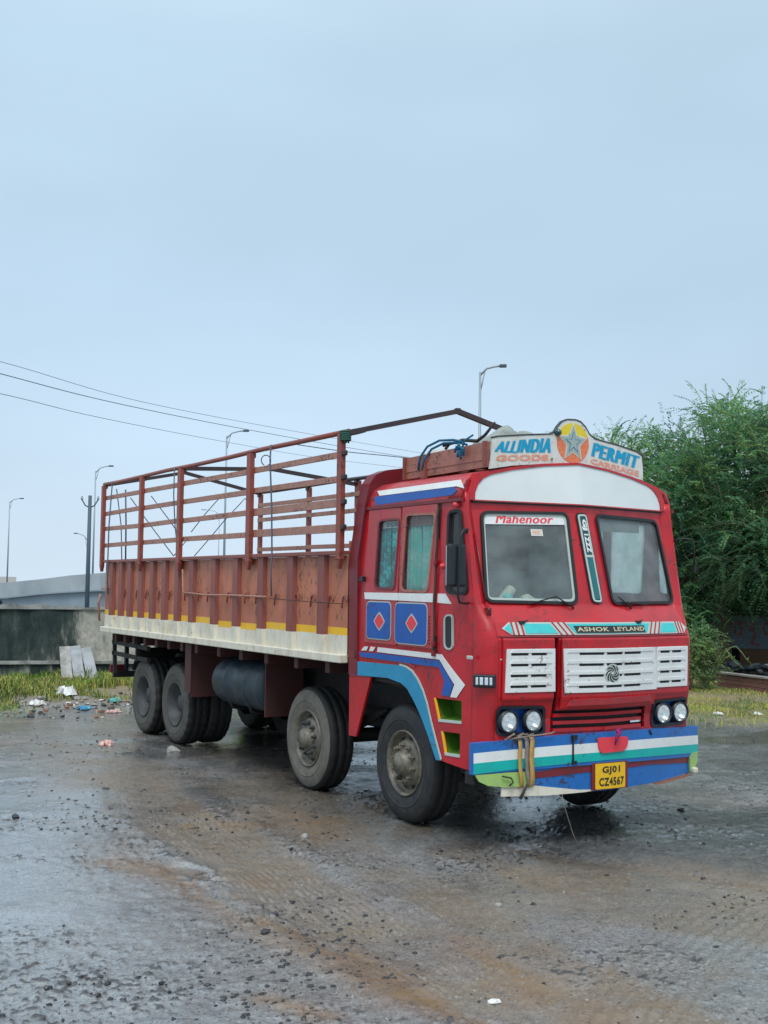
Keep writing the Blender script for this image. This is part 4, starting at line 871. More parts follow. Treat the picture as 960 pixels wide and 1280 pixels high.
def make_front_wheel(parent, dusty, loc):
    wh = child_empty('wheel', parent, loc)
    tyre(MB()).build('tyre', [M['tyre_p'] if dusty else M['tyre'], M['tread']], wh, recalc=False)
    r = MB().lathe([(.012, .288), (-.004, .286), (-.006, .278), (.03, .262), (.075, .252), (.070, .235), (.045, .205), (.020, .185), (.012, .15), (.012, .12)], 40, 'x'); 
    rm = r.build('rim', M['rim'], wh, recalc=False)
    h = MB().lathe([(.015, .128), (-.005, .122), (-.010, .105), (-.050, .098), (-.062, .088), (-.066, .062), (-.074, .055), (-.076, .0)], 28, 'x').build('hub', M['rim'], wh, recalc=False)
    nt_ = MB()
    for k in range(10):
        a = 2*math.pi*k/10+.2; c = (0, .158*math.cos(a), .158*math.sin(a)); nt_.lathe([(.015, .026), (-.008, .024), (-.010, .016), (-.034, .015), (-.036, 0)], 6, 'x', c, smooth=False)
        a += .31; c = (-.018, .222*math.cos(a), .222*math.sin(a))
    nt_.build('wheel_nuts', M['rimd'] if dusty else M['rim'], wh, recalc=False)['kind'] = 'stuff'
    hb = MB()
    for k in range(10):
        a = 2*math.pi*k/10+.5; nrm = Matrix.Rotation(-a, 3, 'X')
        c = Vector((.052, .222*math.cos(a), .222*math.sin(a)))
        e1 = Vector((0, -math.sin(a), math.cos(a))); e2 = Vector((.62, math.cos(a)*.78, math.sin(a)*.78))
        V = [c+e1*.028*math.cos(t)+e2*.018*math.sin(t)+Vector((-.006, 0, 0)) for t in [2*math.pi*i/10 for i in range(10)]]
        hb.add(V, [tuple(range(10))])
    hb.build('hand_holes', M['black'], wh)['kind'] = 'stuff'
    return wh
def make_rear_wheel(parent, dusty, loc):
    wh = child_empty('wheel', parent, loc)
    t = tyre(MB(), worn=False).build('tyre', [M['tyre_g'], M['tread']], wh, recalc=False)
    t2 = dup(t, wh, (.33, 0, 0))
    MB().lathe([(.012, .288), (-.006, .284), (-.002, .272), (.05, .258), (.055, .25), (.20, .245), (.21, .225), (.215, .16), (.20, .14), (.20, .12), (.09, .11), (.07, .10), (.065, .0)], 40, 'x').build('rim', M['rimd'], wh, recalc=False)
    nt_ = MB()
    for k in range(10):
        a = 2*math.pi*k/10; nt_.lathe([(.215, .02), (.18, .019), (.178, 0)], 6, 'x', (0, .185*math.cos(a), .185*math.sin(a)), smooth=False)
    nt_.build('wheel_nuts', M['rimd'], wh, recalc=False)['kind'] = 'stuff'; return wh
XT = -1.09
w1 = make_front_wheel(truck, False, (XT, 1.254, .52)); w2 = make_front_wheel(truck, True, (XT, 3.137, .52))
w3 = make_rear_wheel(truck, True, (XT, 6.94, .52)); w4 = dup(w3, truck, (XT, 8.165, .52), (R_(23), 0, 0))
w2.rotation_euler = (R_(50), 0, 0)
for w_, y in ((w1, 1.254), (w2, 3.137), (w3, 6.94), (w4, 8.165)): dup(w_, truck, (-XT, y, .52), (R_(70), 0, math.pi))

# ---- things tied or lying on the truck
def sheet(name, x0, x1, y0, y1, hf, m, nx=40, ny=30, th=.008):
    mb = MB(); V = [(x0+(x1-x0)*i/nx, y0+(y1-y0)*j/ny, 0) for j in range(ny+1) for i in range(nx+1)]
    V = [(x+.02*math.sin(y*31+x*7), y+.02*math.sin(x*27), hf(x, y)) for x, y, _ in V]
    mb.add(V, [(j*(nx+1)+i, j*(nx+1)+i+1, (j+1)*(nx+1)+i+1, (j+1)*(nx+1)+i) for j in range(ny) for i in range(nx)], 0, True)
    o = mb.build(name, m, recalc=False); s_ = o.modifiers.new('t', 'SOLIDIFY'); s_.thickness = th; return o
def fold(x, y, s): return abs(math.sin(x*9+y*5+s)+.6*math.sin(x*17-y*13+s*2)+.4*math.sin(y*23+x*5))
def edge(x, y, x0, x1, y0, y1, k=.12): return min(1, max(0, min(x-x0, x1-x, y-y0, y1-y))/k)
def h1(x, y):
    p = 3.27+.035*fold(x, y, 1)+.17*math.exp(-((y-.55)/.22)**2)*math.exp(-((x+.30)/.50)**4)-.02*abs(math.sin(x*6))
    return 3.215+(p-3.215)*edge(x, y, -.84, .84, .31, .95)
tag(sheet('tarpaulin', -.84, .84, .31, .95, h1, M['tarp'], 60, 26), 'crumpled dark grey tarpaulin heaped on the cab roof rack right behind the sign board', 'tarpaulin')
def h2(x, y):
    p = 3.31+.025*fold(x, y, 4)+.02*math.sin(y*5)
    return 3.215+(p-3.215)*edge(x, y, -.86, .80, .97, 1.55, .10)
tag(sheet('tarpaulin', -.86, .80, .97, 1.55, h2, M['tarplight'], 50, 26), 'pale folded tarpaulin under blue rope at the back end of the cab roof rack', 'tarpaulin')
mb = MB(); mb.tube([(-.84, 1.05, 3.335), (-.80, .80, 3.365), (-.82, .55, 3.33), (-.86, .38, 3.36), (-.83, .28, 3.46)], [.012, .016, .016, .014, .010], 7)
mb.tube([(-.86, .98, 3.30), (-.80, 1.0, 3.36), (-.7, 1.03, 3.37)], .014, 6)
tag(mb.build('bent_stick', M['rope_dark']), 'dark bent stick lying along the left edge of the roof rack tarpaulins', 'stick')
for k, (dy, dz) in enumerate(((0, 0), (.07, -.03))):
    mb = MB(); mb.tube([(-.925, 1.33-dy, 3.13), (-.93, 1.30-dy, 3.24+dz), (-.90, 1.22-dy, 3.34+dz), (-.86, 1.08-dy, 3.385+dz), (-.83, .90-dy, 3.375+dz), (-.84, .75-dy, 3.34+dz)], .011, 7)
    tag(mb.build('rope', M['rope_blue']), ('outer' if k == 0 else 'inner')+' of two blue ropes looping up over the back corner of the roof rack', 'rope')
mb = MB(); rg = random.Random(3)
c = Vector((-.935, .62, 3.255))
for k in range(16):
    a = rg.random()*6.28; l = rg.uniform(.04, .09); d = Vector((-.25*rg.random(), math.cos(a), math.sin(a)*.8)); mb.tube([c, c+d*l*.6+Vector((-.02, 0, 0)), c+d*l+Vector((-.01, 0, -.02))], .011, 5)
mb.tube([c, c+Vector((.02, -.02, .08)), c+Vector((.05, -.1, .12))], .009, 5)
tag(mb.build('rope_knot', M['rope_blue']), 'bunched blue rope knot hanging on the side boards of the roof rack near the sign', 'rope')
mb = MB(); c = Vector((-1.27, 2.09, 3.51))
for k in range(14):
    a = rg.random()*6.28; d = Vector((.5*rg.uniform(-1, 1), math.cos(a), math.sin(a))); mb.tube([c, c+d*.04, c+d*.055+Vector((0, 0, -.03))], .010, 5)
for k in range(5): mb.tube([c+Vector((.05*math.cos(t), .05*math.sin(t), .02*k-.05)) for t in [j*.7 for j in range(10)]], .010, 5)
mb.tube([c, c+Vector((.12, -.02, .03)), c+Vector((.2, -.02, .055))], .022, 6)
tag(mb.build('rope_knot', M['rope_green']), 'dark green rope binding the front hoop to the tallest front corner post of the body', 'rope')
def rope(pts, r, m, lab, sag=0):
    mb = MB(); mb.tube(pts, r, 6); return tag(mb.build('rope', m), lab, 'rope', 'ropes hanging from the frame of the body')
rope([(-1.29, 3.72, 3.57), (-1.30, 3.71, 3.40), (-1.295, 3.66, 2.9), (-1.29, 3.64, 2.40), (-1.31, 3.62, 2.2), (-1.30, 3.61, 1.95)], .009, M['rope_blueg'], 'thin bluish rope hanging outside the first bay from top bar to tie hook')
rope([(-1.27, 9.25, 3.55), (-1.30, 9.26, 2.9), (-1.31, 9.24, 2.3), (-1.29, 9.25, 1.9)], .010, M['rope_blueg'], 'rope hanging straight down just inside the rearmost corner post')
rope([(-1.22, 9.2, 3.45), (-1.20, 9.0, 2.9), (-1.21, 8.9, 2.40)], .008, M['rope_blueg'], 'slack thin rope slanting down in the rearmost bay of the body')
rope([(-1.29, 6.62, 3.56), (-1.30, 6.60, 3.2), (-1.29, 6.55, 2.8), (-1.25, 6.5, 2.41)], .008, M['rope_blueg'], 'thin rope hanging beside the middle post of the body')
def YP(px, py, Y=9.5):   # helper in plan: fixed-depth points on the rear frame of the body
    v = fw+rt*((px-480)/1476.97)-up*((py-640)/1476.97); t = (Y-CAM.y)/v.y; return CAM+v*t
RX = [((163, 622), (192, 662), (217, 695)), ((189, 620), (210, 648), (226, 671)), ((217, 695), (232, 677)), ((239, 665), (256, 643), (273, 624)), ((243, 695), (262, 673), (281, 650), (300, 630), (306, 623), (314, 631))]
RXL = ['long thin cord slanting down across the rear two bays', 'second thin cord slanting down parallel to the long one', 'short cord end rising from the wall top to the middle post', 'thin cord slanting up in the bay behind the second post', 'thin cord rising and bending over behind the second post']
for pts, lb in zip(RX, RXL):
    rope([tuple(round(c, 3) for c in YP(a, b)) for a, b in pts], .007, M['rope_dark'], lb)
rope([tuple(YP(157, 612)), tuple(YP(157.5, 655)), tuple(YP(157, 700))], .012, M['rope_blueg'], 'blue grey rope hanging vertically from the rear hoop')
mb = MB(); c = YP(157.5, 615); mb.tube([c+Vector((.05*math.cos(a), 0, .05*math.sin(a))) for a in [i*.5 for i in range(14)]], .008, 5)
mb = MB(); p0 = Vector((-.1, 6.42, 3.62)); mb.tube([p0+Vector((.07*math.cos(a), 0, .09+.07*math.sin(a))) for a in [i*.5-1.2 for i in range(12)]], .007, 5)
tag(mb.build('wire_loop', M['rope_dark']), 'small wire loop curling above the peak of the middle hoop', 'wire')

# ================================================================ SETTING
P0 = np.array([-1.43, 15.69]); WD = np.array([.968, -.251]); WN = np.array([-.251, -.968])
def hsh(i, j, s):
    n = np.sin(i*127.1+j*311.7+s*74.7)*43758.5453; return n-np.floor(n)
def vnoise(x, y, s=0):
    xi = np.floor(x); yi = np.floor(y); fx = x-xi; fy = y-yi; fx = fx*fx*(3-2*fx); fy = fy*fy*(3-2*fy)
    a = hsh(xi, yi, s); b = hsh(xi+1, yi, s); c = hsh(xi, yi+1, s); d = hsh(xi+1, yi+1, s)
    return (a*(1-fx)+b*fx)*(1-fy)+(c*(1-fx)+d*fx)*fy
def fbm(x, y, sc, oc=4, s=0):
    v = 0; a = .5; t = 0
    for k in range(oc): v = v+a*vnoise(x*sc+k*17.3, y*sc-k*9.1, s+k); t += a; a *= .5; sc *= 2.03
    return v/t
def sstep(a, b, x): t = np.clip((x-a)/(b-a), 0, 1); return t*t*(3-2*t)
def pdist(x, y, pts):
    best = np.full(x.shape, 1e9); tt = np.zeros(x.shape); side = np.zeros(x.shape); acc = 0
    for (ax, ay), (bx, by) in zip(pts, pts[1:]):
        dx, dy = bx-ax, by-ay; l2 = dx*dx+dy*dy; t = np.clip(((x-ax)*dx+(y-ay)*dy)/l2, 0, 1)
        px = x-(ax+t*dx); py = y-(ay+t*dy); d = np.hypot(px, py); m_ = d < best
        best = np.where(m_, d, best); sg = np.sign(px*dy-py*dx); side = np.where(m_, sg, side); tt = np.where(m_, acc+t*math.sqrt(l2), tt); acc += math.sqrt(l2)
    return best, side, tt
TR = [(-2.1, 5.2), (-2.45, 4.2), (-2.72, 2.85), (-2.80, 1.68), (-2.85, .72), (-2.90, -.21), (-2.97, -1.17), (-2.99, -2.0), (-2.95, -2.87), (-2.94, -3.8), (-2.9, -5.5)]
TR4 = [(-.453, 5.09), (-1.0, 3.3), (-1.6, 1.8), (-2.1, .2), (-2.35, -1.4), (-2.45, -2.85), (-2.5, -5.)]
TR2 = [(-1.0, .3), (-.76, -.51), (-.28, -1.05), (-.10, -1.6), (.3, -2.2)]
TR3 = [(3.5, -1.0), (1.0, -1.7), (-.6, -2.2), (-1.7, -2.7), (-3.0, -3.6)]
KA = np.array([11.2, 11.9]); KB = np.array([14.6, 8.3])       # brick kerb on the right
def ground(x, y):
    s = (x-P0[0])*WN[0]+(y-P0[1])*WN[1]; along = (x-P0[0])*WD[0]+(y-P0[1])*WD[1]
    h = .028*(fbm(x, y, .8, 5, 1)-.5)+.012*(fbm(x, y, 6, 3, 5)-.5)
    near = np.exp(-((x+3)**2+(y+0)**2)/90.)
    h = h+near*.012*(fbm(x, y, 16, 3, 9)-.5)
    # water-filled lows: flattened
    low = fbm(x*.7, y*1.3, .55, 4, 21); wetz = sstep(.54, .66, low+.07*sstep(-3.2, -5.5, x)+.05*sstep(4, 8, x))*.8
    d, sd_, t = pdist(x, y, TR); off = d*sd_+.13*(fbm(x, y, 1.3, 4, 17)-.5); fade = sstep(6.0, 3.0, y)
    tm = sstep(.44, .26, d+.22*(fbm(x, y, 2.2, 4, 19)-.5))*fade
    groove = (np.abs(((off*19+.8*fbm(x, y, 2.5, 3, 86)) % 1)-.5)*2)*(.3+.7*sstep(.35, .55, fbm(x, y, 1.7, 3, 23)))
    h = h+tm*(.015*groove*(.2+1.5*vnoise(x*9, y*9, 80))+.018*(fbm(x, y, 11, 3, 84)-.5)-.010)-.022*np.exp(-((off+.02)/.2)**2)*fade+.014*np.exp(-((d-.5)/.12)**2)*fade
    d4, s4, t4 = pdist(x, y, TR4); tm4 = sstep(.34, .2, d4+.2*(fbm(x, y, 2, 3, 29)-.5))*.5; h = h+tm4*.010*(np.abs(((d4*s4*15) % 1)-.5)*2-.5)
    d2, s2, t2 = pdist(x, y, TR2); h = h-.012*np.exp(-(d2/.14)**2)
    d3, s3, t3 = pdist(x, y, TR3); tm3 = sstep(.40, .25, d3+.25*(fbm(x, y, 2, 3, 31)-.5)); h = h+tm3*.008*(np.abs(((d3*s3*12) % 1)-.5)*2-.5)
    mud = np.clip(tm*(.55+.35*groove)+tm4*.6+tm3*.4+.75*sstep(.36, .60, fbm(x, y, .7, 5, 33))*sstep(-4.2, -2.9, x)*sstep(3.5, 1.2, x), 0, 1)
    stre = lambda k, a, b: sstep(a-.05, b-.04, fbm(x*2.4, y*.9, 1.6, 5, k))
    db, sb_, tb_ = pdist(x, y, [(-3.85, 1.0), (-3.59, .52), (-3.50, 0.), (-3.50, -.87), (-3.46, -1.36), (-3.38, -1.84), (-3.36, -2.55), (-3.2, -2.93)])
    rust = np.exp(-(db/.20)**2)*stre(41, .38, .62)
    de, _, _ = pdist(x, y, [(-4.02, -2.2), (-3.86, -2.55)]); rust = np.maximum(rust, .9*np.exp(-(de/.10)**2)*stre(43, .36, .6))
    df, _, _ = pdist(x, y, [(-2.60, -1.9), (-2.75, -2.6), (-2.7, -3.4)]); rust = np.maximum(rust, .8*np.exp(-(df/.15)**2)*stre(47, .38, .62))
    dg, _, _ = pdist(x, y, [(-2.76, 2.03), (-2.27, 1.62), (-1.5, 1.6), (-.9, 2.0)]); rust = np.maximum(rust, .7*np.exp(-(dg/.16)**2)*stre(49, .36, .58))
    rust = np.maximum(rust, .55*np.exp(-(d2/.13)**2)*stre(52, .3, .55))
    rust = np.maximum(rust, .35*sstep(.52, .70, fbm(x*1.5, y*.8, 1.1, 5, 58))*sstep(-4., -3., x)*sstep(2.5, 1., x))
    # small puddle beside the track, lumps of wet grit lying in drifts
    dpd, _, _ = pdist(x, y, [(-3.28, -.75), (-3.22, -1.4), (-3.12, -2.2)]); dpe, _, _ = pdist(x, y, [(-3.42, .55), (-3.30, .15)]); dpf, _, _ = pdist(x, y, [(-3.1, 1.5), (-2.95, 1.2)])
    pud = np.maximum(np.maximum(np.exp(-(dpd/.075)**2), np.exp(-(dpe/.13)**2)), np.exp(-(dpf/.16)**2))*sstep(.25, .5, fbm(x, y, 4, 3, 63)); wetz = np.maximum(wetz, sstep(.3, .6, pud))
    drift = sstep(.46, .60, fbm(x*.8, y*1.1, 1.0, 5, 65)+.05*sstep(-3., -5., x))*(1-.75*tm)
    lump_ = sstep(.60, .76, fbm(x, y, 30, 2, 67)); sp_ = sstep(.66, .80, vnoise(x*38, y*38, 69))*sstep(.45, .6, vnoise(x*3.1, y*3.1, 70))
    clod = np.clip((.12+.70*drift)*lump_*(.3+.9*vnoise(x*9, y*9, 77))+.8*sp_*(.25+.75*drift), 0, 1)*(1-.6*mud)
    h = h+near*(.020*clod*(.6+.8*vnoise(x*40, y*40, 72)))
    # berm in front of the wall
    bm_ = (s > -.3)*sstep(5.0, 1.6, s+.7*(fbm(x, y, .9, 3, 51)-.5)+.28*np.clip(along, -6, 5)*(along > -9))*sstep(9.0, 4.5, along)
    h = h+bm_*(.24+.20*(fbm(x, y, 1.1, 4, 53)-.5))
    grassL = bm_*(s > .1)*sstep(.45, .62, fbm(x, y, 1.3, 4, 57)+.10*sstep(2.8, 1.4, s))
    # verge on the right before the kerb
    kd = (KB-KA)/np.linalg.norm(KB-KA); kn = np.array([-kd[1], kd[0]]); kn = kn if kn @ (CAM.xy-Vector(KA)) > 0 else -kn
    sk = (x-KA[0])*kn[0]+(y-KA[1])*kn[1]; ak = (x-KA[0])*kd[0]+(y-KA[1])*kd[1]
    gr = sstep(7.6, 5.6, sk+.9*(fbm(x, y, .7, 3, 61)-.5))*sstep(.0, .6, sk+9)*sstep(5.4, 6.8, x)
    strip = np.exp(-((sk-3.0+.10*ak)/.75)**2)*sstep(.5, 2.2, ak+1.4)
    grassR = gr*(1-.9*np.clip(strip, 0, 1))*(s > -1.0)
    h = h+gr*.05
    dk, _, _ = pdist(x, y, [(.2, 9.0), (.0, 5.0), (-.3, 2.2), (.3, .2), (1.5, -.9)]); damp_shade = sstep(2.0, .7, dk+1.1*(fbm(x, y, 1.2, 5, 75)-.5))  # damp gravel tone that also paints in shade under and before the truck
    wet = np.clip(wetz*(1-bm_)*(1-gr*.7)*(1-.5*mud*(pud < .3)), 0, 1)
    h = np.where((wet > .02), h*(1-.85*wet)-.010*wet, h)
    return h, mud, np.clip(rust, 0, 1), np.maximum(bm_, gr), np.maximum(grassL, grassR), wet, clod*(1-bm_), damp_shade*(1-bm_)
def gz(x, y): return float(ground(np.array([float(x)]), np.array([float(y)]))[0][0])
# one sheet of ground: rings round the camera foot, finest where it looks
th0 = YAW
ang = np.concatenate([np.linspace(-math.pi, -.42, 60)[:-1], np.linspace(-.42, .42, 470), np.linspace(.42, math.pi, 60)[1:-1]])+th0
rr = [1.2]
while rr[-1] < 4.6: rr.append(rr[-1]*1.06)
while rr[-1] < 26: rr.append(rr[-1]*1.0036)
while rr[-1] < 5000: rr.append(rr[-1]*1.08)
rr = np.array(rr); A, Rr = np.meshgrid(ang, rr); X = CAM.x+np.sin(A)*Rr; Y = CAM.y+np.cos(A)*Rr
H, MUD, RUST, DIRT, GRS, WET, CLOD, DAMP_SHADE = ground(X, Y)
far = sstep(45, 28, Rr); H = H*far
na, nr = len(ang), len(rr)
V = np.stack([X, Y, H], -1).reshape(-1, 3)
idx = np.arange(nr*na).reshape(nr, na); a = idx[:-1, :]; b = np.roll(idx, -1, 1)[:-1, :]; c = np.roll(idx, -1, 1)[1:, :]; d = idx[1:, :]
F = np.stack([a, d, c, b], -1).reshape(-1, 4)
def fastmesh(name, V, F, mats, smooth=True):
    me = bpy.data.meshes.new(name); k = F.shape[1]
    me.vertices.add(len(V)); me.vertices.foreach_set('co', V.astype(np.float32).ravel())
    me.loops.add(F.size); me.loops.foreach_set('vertex_index', F.astype(np.int32).ravel())
    me.polygons.add(len(F)); me.polygons.foreach_set('loop_start', (np.arange(len(F))*k).astype(np.int32))
    me.polygons.foreach_set('use_smooth', np.full(len(F), smooth))
    for m_ in mats: me.materials.append(m_)
    me.update(calc_edges=True); o = bpy.data.objects.new(name, me); COL.objects.link(o); return o
# centre disc
nv = len(V); V = np.vstack([V, [[CAM.x, CAM.y, 0]]])
gm = bpy.data.materials.new('wet gravel yard'); gm.use_nodes = True
g = fastmesh('ground', V, F, [gm]); g['kind'] = 'structure'
mb = MB(); 
for nm, arr in (('mud', MUD), ('rust', RUST), ('dirt', DIRT), ('grs', GRS), ('wet', WET), ('clod', CLOD), ('damp_shade', DAMP_SHADE)):
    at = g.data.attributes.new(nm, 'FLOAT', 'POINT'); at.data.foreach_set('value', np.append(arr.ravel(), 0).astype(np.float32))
def gmat():
    t = gm.node_tree; b = t.nodes['Principled BSDF']; n = t.nodes; l = t.links
    tc_ = n.new('ShaderNodeTexCoord'); P = tc_.outputs['Object']
    def noise(sc, det=6, ro=.6, off=0):
        q = n.new('ShaderNodeTexNoise'); q.inputs['Scale'].default_value = sc; q.inputs['Detail'].default_value = det; q.inputs['Roughness'].default_value = ro
        if off:
            mp = n.new('ShaderNodeMapping'); mp.inputs['Location'].default_value = (off, off*2, off); l.new(P, mp.inputs[0]); l.new(mp.outputs[0], q.inputs[0])
        else: l.new(P, q.inputs[0])
        return q.outputs[0]
    def mapr(v, a, b_, c, d):
        q = n.new('ShaderNodeMapRange'); q.inputs[1].default_value = a; q.inputs[2].default_value = b_; q.inputs[3].default_value = c; q.inputs[4].default_value = d; l.new(v, q.inputs[0]); return q.outputs[0]
    def mixc(f, a, c):
        q = n.new('ShaderNodeMix'); q.data_type = 'RGBA'
        for s_, v in ((0, f), (6, a), (7, c)):
            if isinstance(v, (tuple, float)): q.inputs[s_].default_value = (*v, 1) if isinstance(v, tuple) else v
            else: l.new(v, q.inputs[s_])
        return q.outputs[2]
    def math_(op, a, c):
        q = n.new('ShaderNodeMath'); q.operation = op; q.use_clamp = op != 'SUBTRACT'
        for s_, v in ((0, a), (1, c)):
            if isinstance(v, float): q.inputs[s_].default_value = v
            else: l.new(v, q.inputs[s_])
        return q.outputs[0]
    def attr(nm): q = n.new('ShaderNodeAttribute'); q.attribute_name = nm; return q.outputs['Fac']
    fine = noise(55, 6, .75); mid = noise(7, 8, .7, 3); big = noise(.9, 6, .6, 7); vor = n.new('ShaderNodeTexVoronoi'); vor.inputs['Scale'].default_value = 42; l.new(P, vor.inputs[0])
    grit = noise(24, 6, .8, 5); clump = noise(2.6, 7, .72, 9)
    base = mixc(mapr(grit, .36, .62, 0., 1.), (.060, .062, .065), (.225, .228, .23))
    base = mixc(mapr(fine, .42, .62, 0., .7), base, (.36, .36, .355))
    base = mixc(mapr(clump, .50, .64, 0., .55), base, (.085, .085, .087))
    mudf = math_('MULTIPLY', attr('mud'), mapr(mid, .25, .6, .45, 1.))
    base = mixc(mudf, base, mixc(mapr(fine, .3, .7, 0., 1.), (.095, .070, .046), (.30, .24, .175)))
    base = mixc(math_('MULTIPLY', attr('rust'), mapr(mid, .3, .6, .5, 1.)), base, (.215, .125, .052))
    dn = n.new('ShaderNodeTexNoise'); dn.inputs['Scale'].default_value = 30; dn.inputs['Detail'].default_value = 3; l.new(P, dn.inputs[0])
    dv = n.new('ShaderNodeVectorMath'); dv.operation = 'MULTIPLY_ADD'; l.new(dn.outputs['Color'], dv.inputs[0]); dv.inputs[1].default_value = (.05, .05, .0); l.new(P, dv.inputs[2])
    drf = mapr(clump, .46, .60, .12, .62)
    def specks(sc, lo, hi):
        v = n.new('ShaderNodeTexVoronoi'); v.inputs['Scale'].default_value = sc; l.new(dv.outputs[0], v.inputs[0]); sx = n.new('ShaderNodeSeparateColor'); l.new(v.outputs['Color'], sx.inputs[0])
        th = math_('SUBTRACT', drf, sx.outputs[0]); on = mapr(th, -.01, .01, 0., 1.); return math_('MULTIPLY', on, mapr(v.outputs['Distance'], lo, hi, 1., 0.))
    k1 = specks(24, .18, .32); k2 = specks(48, .2, .36); stones = math_('MAXIMUM', k1, k2); sel = mapr(attr('mud'), 0., 1., 1., .45)
    base = mixc(math_('MULTIPLY', math_('MULTIPLY', stones, sel), .9), base, (.026, .026, .028))
    pale = n.new('ShaderNodeTexVoronoi'); pale.inputs['Scale'].default_value = 33; l.new(dv.outputs[0], pale.inputs[0]); ps = n.new('ShaderNodeSeparateColor'); l.new(pale.outputs['Color'], ps.inputs[0])
    base = mixc(math_('MULTIPLY', mapr(ps.outputs[1], .86, .88, 0., .7), mapr(pale.outputs['Distance'], .15, .3, 1., 0.)), base, (.38, .37, .35))
    base = mixc(mapr(attr('clod'), .25, .6, 0., .85), base, (.032, .032, .034))
    base = mixc(math_('MULTIPLY', attr('damp_shade'), mapr(mid, .3, .6, .95, .6)), base, mixc(mapr(grit, .42, .62, 0., 1.), (.018, .019, .020), (.075, .072, .068)))  # truck shade mixed into the damp gravel colour
    dirt = mixc(mapr(mid, .3, .7, 0., 1.), (.13, .09, .045), (.30, .225, .12)); base = mixc(math_('MULTIPLY', attr('dirt'), .9), base, dirt)
    base = mixc(math_('MULTIPLY', attr('grs'), .6), base, (.13, .15, .04))
    wet = attr('wet')
    l.new(base, b.inputs['Base Color'])
    ro = mapr(mid, .36, .66, .18, .46); ro2 = mapr(big, .40, .60, -.10, .16); q = math_('ADD', ro, ro2)
    sb = n.new('ShaderNodeMath'); sb.operation = 'SUBTRACT'; sb.use_clamp = True; l.new(q, sb.inputs[0])
    wm = n.new('ShaderNodeMath'); wm.operation = 'MULTIPLY'; l.new(wet, wm.inputs[0]); wm.inputs[1].default_value = .36; l.new(wm.outputs[0], sb.inputs[1])
    q2 = math_('MAXIMUM', sb.outputs[0], .06); q3 = math_('ADD', q2, mapr(attr('dirt'), 0., 1., 0., .5)); q4 = math_('ADD', q3, mapr(attr('mud'), 0., 1., 0., .06)); l.new(q4, b.inputs['Roughness'])
    bp = n.new('ShaderNodeBump'); bp.inputs['Distance'].default_value = .012
    hh = math_('ADD', math_('MULTIPLY', fine, .45), math_('MULTIPLY', grit, .7)); hh = math_('ADD', hh, math_('MULTIPLY', math_('MULTIPLY', stones, sel), .25))
    st_ = mapr(wet, 0., 1., 1., .25); l.new(st_, bp.inputs['Strength']); l.new(hh, bp.inputs['Height']); l.new(bp.outputs[0], b.inputs['Normal'])
    sock(b, 'Specular IOR Level').default_value = .6
    film = noise(1.1, 8, .68, 13); left = n.new('ShaderNodeSeparateXYZ'); l.new(P, left.inputs[0])
    lx = mapr(left.outputs['X'], -5.0, -2.2, .17, -.04); rx = mapr(left.outputs['X'], 1.5, 7., 0., .14); fs = math_('ADD', math_('ADD', film, lx), rx)
    fw_ = mapr(fs, .42, .52, .12, 1.); fw2 = math_('MULTIPLY', fw_, mapr(attr('dirt'), 0., .5, 1., 0.)); fw3 = math_('MULTIPLY', fw2, mapr(attr('mud'), 0., 1., 1., .35)); fw3 = math_('MULTIPLY', fw3, mapr(attr('clod'), .2, .6, 1., .25))
    cw = sock(b, 'Coat Weight'); l.new(fw3, cw); cr = sock(b, 'Coat Roughness'); l.new(mapr(grit, .3, .7, .05, .18), cr); sock(b, 'Coat IOR').default_value = 1.9
    b2 = n.new('ShaderNodeBump'); b2.inputs['Distance'].default_value = .004; b2.inputs['Strength'].default_value = .7; l.new(grit, b2.inputs['Height']); l.new(b2.outputs[0], sock(b, 'Coat Normal'))
gmat()

# ---- loose stones (uncountable) and a few single ones
def rock_verts(r, rng):
    ph = (1+5**.5)/2; v = np.array([(-1, ph, 0), (1, ph, 0), (-1, -ph, 0), (1, -ph, 0), (0, -1, ph), (0, 1, ph), (0, -1, -ph), (0, 1, -ph), (ph, 0, -1), (ph, 0, 1), (-ph, 0, -1), (-ph, 0, 1)])/1.9
    return v*r*rng.uniform(.6, 1.15, (12, 1))*rng.uniform(.6, 1.2, (1, 3))*np.array([1, 1, .6])
ICO = [(0, 11, 5), (0, 5, 1), (0, 1, 7), (0, 7, 10), (0, 10, 11), (1, 5, 9), (5, 11, 4), (11, 10, 2), (10, 7, 6), (7, 1, 8), (3, 9, 4), (3, 4, 2), (3, 2, 6), (3, 6, 8), (3, 8, 9), (4, 9, 5), (2, 4, 11), (6, 2, 10), (8, 6, 7), (9, 8, 1)]
M['stone_dark'] = mat('dark wet stone', (.020, .020, .022), .45, wear=(.06, .06, .06), wscale=20, wamt=.6)
M['stone_pale'] = mat('pale stone', (.30, .29, .26), .7, wear=(.14, .13, .12), wscale=20, wamt=.6)
def scatter(name, n, sel, rlo, rhi, m, label):
    VV = []; FF = []; k = 0
    while k < n:
        r = 5.2+26*RNG.random()**1.7; a = th0+RNG.uniform(-.36, .36); x = CAM.x+math.sin(a)*r; y = CAM.y+math.cos(a)*r
        if RNG.random() > sel(x, y): continue
        rad = rlo+(rhi-rlo)*RNG.random()**5; v = rock_verts(rad, RNG)+np.array([x, y, 0]); VV.append(v); FF.append(np.array(ICO)+12*k); k += 1
    VV = np.vstack(VV); c = VV.reshape(-1, 12, 3)[:, :, :2].mean(1); h = ground(c[:, 0], c[:, 1])[0]; VV[:, 2] += np.repeat(h, 12)
    o = fastmesh(name, VV, np.vstack(FF), [m], False); tag(o, label, 'gravel', kind='stuff'); return o
def selD(x, y):
    v = fbm(np.array([x]), np.array([y]), .9, 3, 71)[0]; return .03+.97*min(1, max(0, (v-.46)*6)**2)
